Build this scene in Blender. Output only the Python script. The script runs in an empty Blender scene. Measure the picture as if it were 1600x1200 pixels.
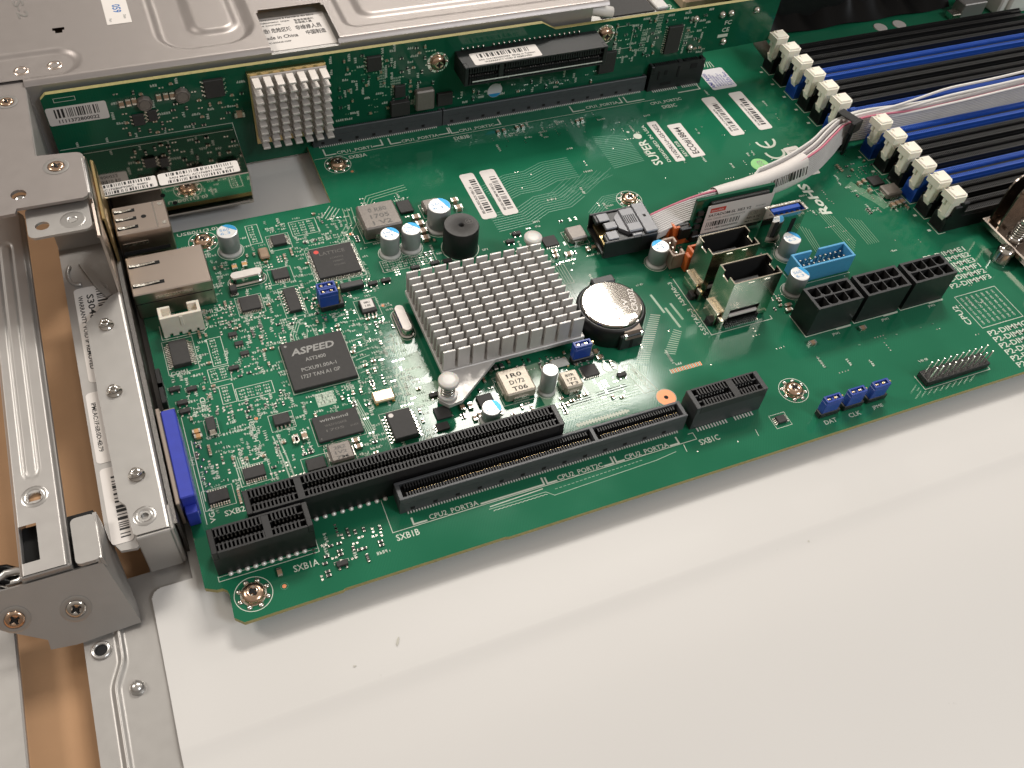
import bpy, bmesh, math, random
from mathutils import Vector, Matrix, geometry
random.seed(7)
S = 0.001                      # all lengths below are millimetres; S turns them into metres
sc = bpy.context.scene
COL = sc.collection
PI = math.pi

# ------------------------------------------------------------------ camera
cam = bpy.data.cameras.new('camera')
cam.sensor_width = 36.0
cam.lens = 36.0 * 1455.745 / 1600.0
cam.clip_start, cam.clip_end = 0.01, 20.0
camo = bpy.data.objects.new('camera', cam); COL.objects.link(camo)
camo.matrix_world = Matrix(((0.92187718, 0.24686695, -0.29866231, -22.314 * S),
                            (-0.37739012, 0.74680354, -0.5475958, -172.575 * S),
                            (0.08785876, 0.61752828, 0.78162629, 222.21 * S), (0, 0, 0, 1)))
sc.camera = camo
sc.render.resolution_x, sc.render.resolution_y = 1024, 768

# ------------------------------------------------------------------ world, key ceiling lamp and added fill lamps
w = bpy.data.worlds.new('World'); sc.world = w; w.use_nodes = True
wt = w.node_tree; bg = wt.nodes['Background']
tc = wt.nodes.new('ShaderNodeTexCoord'); sp = wt.nodes.new('ShaderNodeSeparateXYZ')
cr = wt.nodes.new('ShaderNodeValToRGB'); mr = wt.nodes.new('ShaderNodeMapRange')
mr.inputs['From Min'].default_value = -1.0; mr.inputs['From Max'].default_value = 1.0
wt.links.new(tc.outputs['Generated'], sp.inputs[0]); wt.links.new(sp.outputs['Z'], mr.inputs['Value'])
wt.links.new(mr.outputs[0], cr.inputs[0]); wt.links.new(cr.outputs[0], bg.inputs['Color'])
e = cr.color_ramp.elements
e[0].position, e[0].color = 0.30, (0.16, 0.125, 0.10, 1)      # floor of the workshop
e[1].position, e[1].color = 0.85, (0.78, 0.70, 0.62, 1)       # pale ceiling
m_ = e.new(0.55); m_.color = (0.30, 0.255, 0.215, 1)          # walls
bg.inputs['Strength'].default_value = 0.50

def panel(x, y, z, sx, sy, watts, col):
    l = bpy.data.lights.new('key_or_fill_panel', 'AREA'); l.shape = 'RECTANGLE'; l.size = sx; l.size_y = sy
    l.energy = watts; l.color = col
    o = bpy.data.objects.new('key_or_fill_panel', l); COL.objects.link(o); o.location = (x, y, z)
    return o
panel(0.695, 1.102, 1.536, 0.58, 0.38, 24.0, (1.0, 0.955, 0.885))
panel(-1.5, 0.9, 1.54, 0.60, 0.60, 24.0, (1.0, 0.945, 0.875))  # this and the panels below are fill, added to raise the overall light
panel(1.15, -1.45, 1.54, 0.60, 0.60, 24.0, (0.90, 0.95, 1.0))  # added front fill, cool tint for the bluish shaded faces
panel(3.0, 1.10, 1.54, 0.60, 0.60, 16.0, (1.0, 0.945, 0.875))
panel(0.74, 3.4, 1.54, 0.60, 0.60, 12.0, (1.0, 0.945, 0.875))

sc.view_settings.view_transform = 'Standard'; sc.view_settings.look = 'None'
sc.view_settings.exposure = 0.12; sc.view_settings.gamma = 1.0
sc.render.engine = 'CYCLES'
sc.cycles.use_denoising = True
sc.cycles.max_bounces = 8; sc.cycles.glossy_bounces = 5; sc.cycles.diffuse_bounces = 3
sc.cycles.caustics_reflective = False; sc.cycles.caustics_refractive = False
sc.cycles.sample_clamp_indirect = 4.0

# ------------------------------------------------------------------ materials
MAT = {}
def mat(name, col, rough=0.5, metal=0.0, var=0.08, vscale=400.0, bump=0.0, bscale=3000.0, spec=0.5,
        coat=0.0, rvar=0.0, stretch=None, trans=0.0, sss=0.0, dust=0.0):
    m = bpy.data.materials.new(name); m.use_nodes = True; t = m.node_tree; n = t.nodes; p = n['Principled BSDF']
    p.inputs['Roughness'].default_value = rough; p.inputs['Metallic'].default_value = metal
    p.inputs['Specular IOR Level'].default_value = spec
    if coat: p.inputs['Coat Weight'].default_value = coat; p.inputs['Coat Roughness'].default_value = 0.12
    if trans: p.inputs['Transmission Weight'].default_value = trans
    if sss:
        p.inputs['Subsurface Weight'].default_value = sss; p.inputs['Subsurface Scale'].default_value = 0.001
    c4 = (*col, 1)
    tc = n.new('ShaderNodeTexCoord'); mp = n.new('ShaderNodeMapping'); t.links.new(tc.outputs['Object'], mp.inputs[0])
    if stretch: mp.inputs['Scale'].default_value = stretch
    nz = n.new('ShaderNodeTexNoise'); nz.inputs['Scale'].default_value = vscale; nz.inputs['Detail'].default_value = 5
    t.links.new(mp.outputs[0], nz.inputs[0])
    mx = n.new('ShaderNodeMix'); mx.data_type = 'RGBA'
    mx.inputs[6].default_value = tuple(max(0, c * (1 - var * 2)) for c in col) + (1,)
    mx.inputs[7].default_value = tuple(min(1, c * (1 + var * 2)) for c in col) + (1,)
    t.links.new(nz.outputs[0], mx.inputs[0]); t.links.new(mx.outputs[2], p.inputs['Base Color'])
    if rvar:
        r = n.new('ShaderNodeMapRange'); r.inputs['To Min'].default_value = max(0.02, rough - rvar); r.inputs['To Max'].default_value = min(1, rough + rvar)
        r.inputs['From Min'].default_value = 0.3; r.inputs['From Max'].default_value = 0.7
        t.links.new(nz.outputs[0], r.inputs['Value']); t.links.new(r.outputs[0], p.inputs['Roughness'])
    if bump:
        b = n.new('ShaderNodeBump'); b.inputs['Strength'].default_value = bump; b.inputs['Distance'].default_value = 0.0001
        n2 = n.new('ShaderNodeTexNoise'); n2.inputs['Scale'].default_value = bscale; n2.inputs['Detail'].default_value = 3
        t.links.new(mp.outputs[0], n2.inputs[0]); t.links.new(n2.outputs[0], b.inputs['Height']); t.links.new(b.outputs[0], p.inputs['Normal'])
    MAT[name] = m
    return m

def pcb_material(name, dark, light):
    """green solder mask: copper pours and fine traces show faintly under a glossy coat"""
    m = bpy.data.materials.new(name); m.use_nodes = True; t = m.node_tree; n = t.nodes; p = n['Principled BSDF']; L = t.links.new
    tc = n.new('ShaderNodeTexCoord')
    nz = n.new('ShaderNodeTexNoise'); nz.inputs['Scale'].default_value = 22; nz.inputs['Detail'].default_value = 3; L(tc.outputs['Object'], nz.inputs[0])
    mp = n.new('ShaderNodeMapping'); mp.inputs['Rotation'].default_value = (0, 0, 0.6); L(tc.outputs['Object'], mp.inputs[0])
    wv = n.new('ShaderNodeTexWave'); wv.inputs['Scale'].default_value = 420; wv.inputs['Distortion'].default_value = 5.0; wv.inputs['Detail'].default_value = 1.5; wv.inputs['Detail Scale'].default_value = 0.35; L(mp.outputs[0], wv.inputs[0])
    n3 = n.new('ShaderNodeTexNoise'); n3.inputs['Scale'].default_value = 45; L(tc.outputs['Object'], n3.inputs[0])
    gate = n.new('ShaderNodeMapRange'); gate.inputs['From Min'].default_value = 0.48; gate.inputs['From Max'].default_value = 0.60; L(n3.outputs[0], gate.inputs['Value'])
    tr = n.new('ShaderNodeMath'); tr.operation = 'MULTIPLY'; L(wv.outputs['Fac'], tr.inputs[0]); L(gate.outputs[0], tr.inputs[1])
    ad = n.new('ShaderNodeMath'); ad.operation = 'MULTIPLY_ADD'; ad.inputs[1].default_value = 0.12; L(tr.outputs[0], ad.inputs[0]); L(nz.outputs[0], ad.inputs[2])
    rmp = n.new('ShaderNodeMapRange'); rmp.inputs['From Min'].default_value = 0.35; rmp.inputs['From Max'].default_value = 0.85; L(ad.outputs[0], rmp.inputs['Value'])
    mx = n.new('ShaderNodeMix'); mx.data_type = 'RGBA'; mx.inputs[6].default_value = (*dark, 1); mx.inputs[7].default_value = (*light, 1)
    L(rmp.outputs[0], mx.inputs[0]); L(mx.outputs[2], p.inputs['Base Color'])
    rr = n.new('ShaderNodeMapRange'); rr.inputs['To Min'].default_value = 0.07; rr.inputs['To Max'].default_value = 0.12
    rr.inputs['From Min'].default_value = 0.35; rr.inputs['From Max'].default_value = 0.65
    L(n3.outputs[0], rr.inputs['Value']); L(rr.outputs[0], p.inputs['Roughness'])
    p.inputs['Specular IOR Level'].default_value = 0.32
    b = n.new('ShaderNodeBump'); b.inputs['Strength'].default_value = 0.07; b.inputs['Distance'].default_value = 0.00006
    n2 = n.new('ShaderNodeTexNoise'); n2.inputs['Scale'].default_value = 700; L(tc.outputs['Object'], n2.inputs[0])
    a2 = n.new('ShaderNodeMath'); a2.operation = 'MULTIPLY_ADD'; a2.inputs[1].default_value = 0.8; L(tr.outputs[0], a2.inputs[0]); L(n2.outputs[0], a2.inputs[2])
    L(a2.outputs[0], b.inputs['Height']); L(b.outputs[0], p.inputs['Normal'])
    MAT[name] = m

pcb_material('solder_mask', (0.011, 0.128, 0.064), (0.018, 0.170, 0.088))
pcb_material('solder_mask_dark', (0.006, 0.076, 0.039), (0.010, 0.108, 0.056))
mat('trace_mask', (0.085, 0.26, 0.165), 0.22, var=0.06)
mat('trace_bright', (0.20, 0.34, 0.22), 0.25, var=0.06)  # paler version of trace_mask, panel glare partly put into its colour
mat('pcb_edge', (0.30, 0.26, 0.095), 0.6, var=0.15, vscale=900)
mat('silk', (0.62, 0.66, 0.56), 0.6, var=0.05)
mat('silk_dim', (0.36, 0.46, 0.36), 0.6, var=0.1, vscale=700)
mat('tin', (0.78, 0.75, 0.68), 0.25, 1.0, var=0.06, rvar=0.12, vscale=1500)
mat('gold', (0.75, 0.52, 0.24), 0.3, 1.0)
mat('copper', (0.82, 0.30, 0.14), 0.45, 0.3, var=0.05)
mat('solder', (0.72, 0.69, 0.62), 0.18, 1.0, bump=0.3, bscale=900)
mat('chip_black', (0.028, 0.026, 0.025), 0.62, var=0.15, vscale=900, bump=0.15, bscale=9000)
mat('plastic_black', (0.0075, 0.0075, 0.008), 0.42, var=0.12, vscale=700, bump=0.08, bscale=5000)
mat('plastic_charcoal', (0.030, 0.031, 0.034), 0.45, var=0.12, vscale=700, bump=0.08, bscale=5000)
mat('plastic_dark', (0.014, 0.014, 0.015), 0.5, var=0.12, vscale=700)
mat('plastic_slate', (0.060, 0.063, 0.068), 0.42, var=0.08, vscale=700)
mat('pin_bright', (0.84, 0.82, 0.77), 0.35, 0.3, var=0.05)
mat('hole_black', (0.004, 0.004, 0.004), 0.8, var=0.0)
mat('plastic_blue', (0.016, 0.080, 0.40), 0.38, var=0.1, vscale=500, bump=0.05)
mat('jumper_blue', (0.018, 0.055, 0.32), 0.35, var=0.1, vscale=500)
mat('vga_blue', (0.030, 0.048, 0.40), 0.42, var=0.08, vscale=400, bump=0.06)
mat('usb_blue', (0.005, 0.07, 0.42), 0.35)
mat('sky_blue', (0.085, 0.36, 0.62), 0.4, var=0.06, sss=0.05)
mat('ivory', (0.88, 0.83, 0.71), 0.45, var=0.05, vscale=300, sss=0.08)
mat('cream', (0.80, 0.73, 0.62), 0.45, var=0.05, sss=0.1)
mat('wafer', (0.52, 0.40, 0.32), 0.45, var=0.06, sss=0.1)
mat('orange', (0.62, 0.14, 0.03), 0.42, var=0.07, sss=0.05)
mat('can_grey', (0.36, 0.37, 0.37), 0.42, 0.35, var=0.05, vscale=900)
mat('can_top', (0.74, 0.735, 0.72), 0.35, 0.4, var=0.03)
mat('can_blue', (0.02, 0.30, 0.60), 0.4, 0.3)
mat('can_print', (0.22, 0.40, 0.62), 0.5)
mat('can_base', (0.50, 0.50, 0.47), 0.5)
mat('ferrite', (0.19, 0.165, 0.145), 0.38, 0.25, var=0.10, vscale=1200, bump=0.12, bscale=6000)
mat('ferrite_dark', (0.055, 0.052, 0.05), 0.55, 0.1, var=0.12, vscale=1200, bump=0.2, bscale=5000)
mat('mlcc_tan', (0.33, 0.22, 0.14), 0.42, var=0.12, vscale=900)
mat('mlcc_orange', (0.62, 0.33, 0.12), 0.45, var=0.12, vscale=900)
mat('resistor', (0.03, 0.03, 0.03), 0.5)
mat('brass', (0.62, 0.46, 0.22), 0.3, 1.0, var=0.08)
mat('osc_gold', (0.80, 0.62, 0.42), 0.3, 0.8, var=0.06)
mat('aluminium', (0.60, 0.575, 0.55), 0.45, 0.30, var=0.05, vscale=700, rvar=0.08, bump=0.12, bscale=2500, stretch=(1, 1, 0.08))
mat('aluminium_dull', (0.66, 0.61, 0.57), 0.5, 0.25, var=0.05, vscale=900)
mat('steel', (0.445, 0.428, 0.408), 0.43, 0.7, var=0.012, vscale=300, rvar=0.02, bump=0.06, bscale=4000)
mat('steel_bright', (0.56, 0.545, 0.525), 0.28, 0.9, var=0.03, vscale=300)
mat('steel_warm', (0.37, 0.335, 0.318), 0.42, 0.72, var=0.012, vscale=300, rvar=0.02, bump=0.06, bscale=4000)
mat('steel_brushed', (0.47, 0.45, 0.43), 0.44, 0.68, var=0.015, vscale=300, rvar=0.02, bump=0.05, bscale=3000)
mat('chrome', (0.62, 0.58, 0.53), 0.07, 1.0, var=0.05, vscale=200, bump=0.05, bscale=300)
mat('shell', (0.56, 0.475, 0.415), 0.28, 1.0, var=0.015, vscale=200, bump=0.03, bscale=5000)
mat('cage', (0.64, 0.585, 0.48), 0.16, 1.0, var=0.02, vscale=200)
mat('screw_bronze', (0.60, 0.42, 0.30), 0.22, 1.0, var=0.08, vscale=900)
mat('screw_steel', (0.62, 0.59, 0.55), 0.14, 1.0, var=0.06, vscale=900)
mat('nickel_dark', (0.36, 0.31, 0.27), 0.22, 1.0, var=0.08, vscale=150, rvar=0.06)
mat('paper', (0.74, 0.69, 0.65), 0.62, var=0.02, vscale=200)
mat('paper_grey', (0.66, 0.64, 0.66), 0.6, var=0.03, vscale=200)
mat('cell_steel', (0.62, 0.58, 0.53), 0.05, 1.0, var=0.04, vscale=600)
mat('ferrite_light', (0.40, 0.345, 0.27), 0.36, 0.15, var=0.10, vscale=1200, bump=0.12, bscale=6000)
mat('ink', (0.02, 0.018, 0.018), 0.7)
mat('ink_blue', (0.05, 0.06, 0.30), 0.7)
mat('ink_stamp', (0.02, 0.14, 0.42), 0.7, var=0.2, vscale=900)
mat('ink_red', (0.62, 0.06, 0.04), 0.5)
mat('ink_grey', (0.30, 0.295, 0.28), 0.6)
mat('ink_dim', (0.115, 0.108, 0.10), 0.6)
mat('dot_red', (0.70, 0.055, 0.04), 0.5)
mat('green_sticker', (0.30, 0.72, 0.25), 0.5)
mat('wire_white', (0.76, 0.73, 0.69), 0.42, var=0.06, vscale=150)
mat('wire_grey', (0.54, 0.515, 0.50), 0.45, var=0.06, vscale=150)
mat('wire_pink', (0.60, 0.17, 0.24), 0.45, var=0.05, vscale=150)
mat('push_pin', (0.62, 0.60, 0.56), 0.35, var=0.03, sss=0.3)
mat('gasket', (0.035, 0.030, 0.026), 0.35, 0.4, var=0.6, vscale=2500, bump=0.5, bscale=2500)
mat('cardboard', (0.50, 0.29, 0.155), 0.85, var=0.07, vscale=60, bump=0.15, bscale=900)
mat('silver_plug', (0.13, 0.13, 0.14), 0.36, 0.2, var=0.06)
mat('film_black', (0.003, 0.003, 0.003), 0.30, var=0.3, vscale=90, bump=0.3, bscale=150, spec=0.12)
mat('brown_part', (0.62, 0.42, 0.29), 0.6)

def mylar_material():
    m = bpy.data.materials.new('mylar'); m.use_nodes = True; t = m.node_tree; n = t.nodes; p = n['Principled BSDF']; L = t.links.new
    tc = n.new('ShaderNodeTexCoord')
    a = n.new('ShaderNodeTexNoise'); a.inputs['Scale'].default_value = 14; a.inputs['Detail'].default_value = 5; L(tc.outputs['Object'], a.inputs[0])
    b = n.new('ShaderNodeTexNoise'); b.inputs['Scale'].default_value = 260; b.inputs['Detail'].default_value = 6; b.inputs['Roughness'].default_value = 0.75; L(tc.outputs['Object'], b.inputs[0])
    st = n.new('ShaderNodeMapRange'); st.inputs['From Min'].default_value = 0.70; st.inputs['From Max'].default_value = 0.80; L(b.outputs[0], st.inputs['Value'])
    mx = n.new('ShaderNodeMix'); mx.data_type = 'RGBA'; mx.inputs[6].default_value = (0.625, 0.605, 0.58, 1); mx.inputs[7].default_value = (0.665, 0.645, 0.622, 1); L(a.outputs[0], mx.inputs[0])
    m2 = n.new('ShaderNodeMix'); m2.data_type = 'RGBA'; m2.inputs[7].default_value = (0.36, 0.34, 0.29, 1); L(mx.outputs[2], m2.inputs[6]); L(st.outputs[0], m2.inputs[0])
    L(m2.outputs[2], p.inputs['Base Color']); p.inputs['Roughness'].default_value = 0.45
    p.inputs['Specular IOR Level'].default_value = 0.4
    bu = n.new('ShaderNodeBump'); bu.inputs['Strength'].default_value = 0.08; bu.inputs['Distance'].default_value = 0.0002
    L(b.outputs[0], bu.inputs['Height']); L(bu.outputs[0], p.inputs['Normal'])
    MAT['mylar'] = m
mylar_material()
mat('mylar_tape', (0.630, 0.608, 0.566), 0.45, var=0.03, vscale=60, spec=0.4)
mat('mylar_stain', (0.52, 0.50, 0.44), 0.5, var=0.12, vscale=400)

# ------------------------------------------------------------------ mesh builder
class B:
    def __init__(s, T=None): s.v = []; s.f = []; s.m = []; s.mats = []; s.T = T; s.sm = []
    def mi(s, name):
        if name not in s.mats: s.mats.append(name)
        return s.mats.index(name)
    def add(s, vs, fs, mname, smooth=False):
        o = len(s.v)
        if s.T is not None: vs = [tuple(s.T @ Vector(p)) for p in vs]
        s.v += [tuple(p) for p in vs]; k = s.mi(mname)
        for f in fs: s.f.append(tuple(i + o for i in f)); s.m.append(k); s.sm.append(smooth)
    def box(s, x0, x1, y0, y1, z0, z1, m, ch=0.0, skip=()):
        if ch > 0: return s.cbox(x0, x1, y0, y1, z0, z1, m, ch)
        vs = [(x0, y0, z0), (x1, y0, z0), (x1, y1, z0), (x0, y1, z0), (x0, y0, z1), (x1, y0, z1), (x1, y1, z1), (x0, y1, z1)]
        F = dict(b=(3, 2, 1, 0), t=(4, 5, 6, 7), f=(0, 1, 5, 4), r=(1, 2, 6, 5), k=(2, 3, 7, 6), l=(3, 0, 4, 7))
        s.add(vs, [F[k] for k in F if k not in skip], m)
    def cbox(s, x0, x1, y0, y1, z0, z1, m, c):
        X, Y, Z = (x0, x1), (y0, y1), (z0, z1); c = min(c, (x1 - x0) * .45, (y1 - y0) * .45, (z1 - z0) * .45)
        vs = []; idx = {}
        for i in (0, 1):
            for j in (0, 1):
                for k in (0, 1):
                    x, y, z = X[i], Y[j], Z[k]; dx, dy, dz = (c if i == 0 else -c), (c if j == 0 else -c), (c if k == 0 else -c)
                    idx[i, j, k, 0] = len(vs); vs.append((x, y + dy, z + dz))
                    idx[i, j, k, 1] = len(vs); vs.append((x + dx, y, z + dz))
                    idx[i, j, k, 2] = len(vs); vs.append((x + dx, y + dy, z))
        fs = []
        for a in range(3):
            b_, c_ = (a + 1) % 3, (a + 2) % 3
            for sd in (0, 1):
                q = []
                for (u, v) in ((0, 0), (1, 0), (1, 1), (0, 1)):
                    t = [0, 0, 0]; t[a] = sd; t[b_] = u; t[c_] = v; q.append(idx[t[0], t[1], t[2], a])
                fs.append(q)
            for u in (0, 1):
                for v in (0, 1):
                    t0 = [0, 0, 0]; t1 = [0, 0, 0]; t0[b_] = t1[b_] = u; t0[c_] = t1[c_] = v; t1[a] = 1
                    fs.append([idx[(*t0, b_)], idx[(*t1, b_)], idx[(*t1, c_)], idx[(*t0, c_)]])
        for i in (0, 1):
            for j in (0, 1):
                for k in (0, 1): fs.append([idx[i, j, k, 0], idx[i, j, k, 1], idx[i, j, k, 2]])
        ce = Vector(((x0 + x1) / 2, (y0 + y1) / 2, (z0 + z1) / 2)); out = []
        for f in fs:
            p = [Vector(vs[i]) for i in f]; n = (p[1] - p[0]).cross(p[2] - p[0]); g = sum(p, Vector()) / len(p)
            out.append(f if n.dot(g - ce) >= 0 else f[::-1])
        s.add(vs, out, m)
    def ring(s, cx, cy, prof, m, n=24, cap_b=True, cap_t=True, smooth=True):
        """lathe: prof = [(r, z), ...] from bottom to top"""
        vs = []; fs = []
        for r, z in prof:
            for i in range(n): a = 2 * PI * i / n; vs.append((cx + r * math.cos(a), cy + r * math.sin(a), z))
        for k in range(len(prof) - 1):
            for i in range(n): j = (i + 1) % n; fs.append((k * n + i, k * n + j, (k + 1) * n + j, (k + 1) * n + i))
        s.add(vs, fs, m, smooth)
        if cap_b: s.add(vs[:n], [tuple(range(n))[::-1]], m)
        if cap_t: s.add(vs[-n:], [tuple(range(n))], m)
    def prism(s, pts, z0, z1, m, holes=(), side=None):
        """vertical prism of a polygon (with holes)"""
        loops = [list(pts)] + [list(h) for h in holes]
        if not holes:
            n = len(pts); ar = sum(pts[i][0] * pts[(i + 1) % n][1] - pts[(i + 1) % n][0] * pts[i][1] for i in range(n))
            if ar < 0: pts = list(pts)[::-1]
            tri = geometry.tessellate_polygon([[Vector((x, y, 0)) for x, y in pts]])
            vs = [(x, y, z1) for x, y in pts] + [(x, y, z0) for x, y in pts]; fs = []
            for t in tri:
                a, b_, c = (Vector(pts[i]) for i in t); up = (b_ - a).cross(c - a) > 0
                t = tuple(t) if up else tuple(t)[::-1]; fs.append(t); fs.append(tuple(i + n for i in t[::-1]))
            s.add(vs, fs, m); s.add(vs, [(i + n, (i + 1) % n + n, (i + 1) % n, i) for i in range(n)], side or m)
            return
        flat = [Vector((x, y, 0)) for lp in loops for x, y in lp]
        tri = geometry.tessellate_polygon([[Vector((x, y, 0)) for x, y in lp] for lp in loops]); N = len(flat)
        vs = [(p.x, p.y, z1) for p in flat] + [(p.x, p.y, z0) for p in flat]; fs = []
        for t in tri:
            a, b_, c = (flat[i] for i in t); up = (b_ - a).cross(c - a).z > 0
            t = tuple(t) if up else tuple(t)[::-1]; fs.append(t); fs.append(tuple(i + N for i in t[::-1]))
        s.add(vs, fs, m); o = 0; sf = []
        for lp in loops:
            n = len(lp); sf += [(o + i + N, o + (i + 1) % n + N, o + (i + 1) % n, o + i) for i in range(n)]; o += n
        s.add(vs, sf, side or m)
    def tube(s, path, r, m, n=6, caps=True):
        path = [Vector(p) for p in path]; vs = []; fs = []; up = Vector((0.12, 0.2, 1))
        for i, p in enumerate(path):
            d = (path[min(i + 1, len(path) - 1)] - path[max(i - 1, 0)]).normalized()
            a = d.cross(up).normalized(); b_ = d.cross(a)
            for k in range(n): t = 2 * PI * k / n; vs.append(p + (a * math.cos(t) + b_ * math.sin(t)) * r)
        for i in range(len(path) - 1):
            for k in range(n): j = (k + 1) % n; fs.append((i * n + k, i * n + j, (i + 1) * n + j, (i + 1) * n + k))
        if caps: fs += [tuple(range(n))[::-1], tuple(range(len(vs) - n, len(vs)))]
        s.add(vs, fs, m, True)
    def quad(s, a, b_, c, d, m): s.add([a, b_, c, d], [(0, 1, 2, 3)], m)
    def sheet(s, prof, a0, a1, t, m, axis='y'):
        """bent sheet: 2-D profile polyline (x,z) with thickness t, extruded along y (or (y,z) along x)"""
        P = [Vector(p) for p in prof]; n = len(P); L, R = [], []
        for i in range(n):
            d0 = (P[i] - P[i - 1]).normalized() if i else (P[1] - P[0]).normalized()
            d1 = (P[i + 1] - P[i]).normalized() if i < n - 1 else d0
            nn = Vector((-(d0 + d1).y, (d0 + d1).x)).normalized(); k = max(0.4, nn.dot(Vector((-d0.y, d0.x))))
            L.append(P[i]); R.append(P[i] - nn * t / k)
        vs = []
        for a in (a0, a1):
            for q in L + R: vs.append((q.x, a, q.y) if axis == 'y' else (a, q.x, q.y))
        N = 2 * n; fs = []
        for i in range(n - 1):
            fs += [(i, i + 1, N + i + 1, N + i), (n + i + 1, n + i, N + n + i, N + n + i + 1), (i + 1, i, n + i, n + i + 1), (N + i, N + i + 1, N + n + i + 1, N + n + i)]
        fs += [(0, N, N + n, n), (n - 1, 2 * n - 1, N + 2 * n - 1, N + n - 1)]
        s.add(vs, fs, m); s.recalc = True
    recalc = False
    def mesh(s, name, off=(0, 0, 0)):
        me = bpy.data.meshes.new(name)
        me.from_pydata([((x - off[0]) * S, (y - off[1]) * S, (z - off[2]) * S) for x, y, z in s.v], [], s.f)
        for k in s.mats: me.materials.append(MAT[k])
        me.polygons.foreach_set('material_index', s.m); me.polygons.foreach_set('use_smooth', s.sm)
        if s.recalc:
            bm = bmesh.new(); bm.from_mesh(me); bmesh.ops.recalc_face_normals(bm, faces=bm.faces); bm.to_mesh(me); bm.free()
        me.update(); return me
    def build(s, name, parent=None, label=None, cat=None, group=None, kind=None, origin=None):
        """link as one object; a child keeps coordinates in its top-level thing's frame"""
        base = wloc(parent) if parent is not None else (0, 0, 0)
        org = origin if origin is not None else base
        o = bpy.data.objects.new(name, s.mesh(name, org)); COL.objects.link(o)
        o.location = [(a - b_) * S for a, b_ in zip(org, base)]; WL[o.name] = tuple(org)
        if parent is not None: o.parent = parent
        return tag(o, label, cat, group, kind)
WL = {}
def wloc(o): return WL.get(o.name, (0, 0, 0))
def tag(o, label=None, cat=None, group=None, kind=None):
    if label: o['label'] = label
    if cat: o['category'] = cat
    if group: o['group'] = group
    if kind: o['kind'] = kind
    return o
def thing(name, loc, label, cat, group=None):
    o = bpy.data.objects.new(name, None); COL.objects.link(o); o.location = [a * S for a in loc]; WL[o.name] = tuple(loc)
    o.empty_display_size = 0.01
    return tag(o, label, cat, group)
def inst(src, name, parent, loc, label=None, rz=0.0, group=None, cat=None):
    """another object that shares src's mesh, its origin at loc (mm)"""
    o = bpy.data.objects.new(name, src.data); COL.objects.link(o); base = wloc(parent) if parent is not None else (0, 0, 0)
    o.location = [(a - b_) * S for a, b_ in zip(loc, base)]; o.rotation_euler = (0, 0, rz); WL[o.name] = tuple(loc)
    if parent is not None: o.parent = parent
    return tag(o, label, cat, group)

# ------------------------------------------------------------------ flat print (text, bars) in a frame
class Fr:
    def __init__(s, o, u, v): s.o = Vector(o); s.u = Vector(u).normalized(); s.v = Vector(v).normalized(); s.n = s.u.cross(s.v)
    def p(s, x, y, z=0.0): return s.o + s.u * x + s.v * y + s.n * z
    def matrix(s): return Matrix(((s.u.x, s.v.x, s.n.x, s.o.x), (s.u.y, s.v.y, s.n.y, s.o.y), (s.u.z, s.v.z, s.n.z, s.o.z), (0, 0, 0, 1)))
def top(x, y, z=0.0, rot=0.0):
    c, s_ = math.cos(math.radians(rot)), math.sin(math.radians(rot)); return Fr((x, y, z), (c, s_, 0), (-s_, c, 0))
TXT = {}
def text_geo(t, bold=0.0):
    k = (t, bold)
    if k not in TXT:
        cu = bpy.data.curves.new('t', 'FONT'); cu.body = t; cu.size = 1.0; cu.resolution_u = 2; cu.offset = bold
        ob = bpy.data.objects.new('t', cu); me = ob.to_mesh()
        vs = [(v.co.x, v.co.y) for v in me.vertices]; fs = [tuple(p.vertices) for p in me.polygons]
        ob.to_mesh_clear(); bpy.data.objects.remove(ob); bpy.data.curves.remove(cu)
        xs = [v[0] for v in vs] or [0, 1]; TXT[k] = (vs, fs, min(xs), max(xs))
    return TXT[k]
def text(b, t, fr, h, m='silk', width=None, align='l', z=0.03, slant=0.0, bold=0.0):
    """cap height h (mm), optional total width (mm)"""
    if not bold: bold = 0.018 if m.startswith('ink') else 0.012
    vs, fs, a, c = text_geo(t, bold); ky = h / 0.70; kx = width / (c - a) if width else ky; W = (c - a) * kx
    ox = {'l': 0, 'c': -W / 2, 'r': -W}[align]
    b.add([fr.p((x - a) * kx + ox + y * slant * ky, y * ky, z) for x, y in vs], fs, m)
def rect(b, fr, x0, x1, y0, y1, m='silk', z=0.03): b.quad(fr.p(x0, y0, z), fr.p(x1, y0, z), fr.p(x1, y1, z), fr.p(x0, y1, z), m)
def line(b, fr, pts, wd=0.2, m='silk', z=0.03, closed=False):
    P = [Vector(p) for p in pts]; n = len(P)
    for i in range(n if closed else n - 1):
        a, c = P[i], P[(i + 1) % n]; d = (c - a)
        if d.length < 1e-6: continue
        d.normalize(); q = Vector((-d.y, d.x)) * wd / 2; a = a - d * wd / 2; c = c + d * wd / 2
        b.quad(fr.p(*(a - q), z), fr.p(*(c - q), z), fr.p(*(c + q), z), fr.p(*(a + q), z), m); z += 0.0006
def circle(b, fr, cx, cy, r, wd=0.2, m='silk', z=0.03, n=40):
    for i in range(n):
        a0, a1 = 2 * PI * i / n, 2 * PI * (i + 1) / n
        b.quad(fr.p(cx + (r - wd) * math.cos(a0), cy + (r - wd) * math.sin(a0), z), fr.p(cx + r * math.cos(a0), cy + r * math.sin(a0), z),
               fr.p(cx + r * math.cos(a1), cy + r * math.sin(a1), z), fr.p(cx + (r - wd) * math.cos(a1), cy + (r - wd) * math.sin(a1), z), m)
def disc(b, fr, cx, cy, r, m, z=0.03, n=20):
    b.add([fr.p(cx + r * math.cos(2 * PI * i / n), cy + r * math.sin(2 * PI * i / n), z) for i in range(n)], [tuple(range(n))], m)
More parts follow.
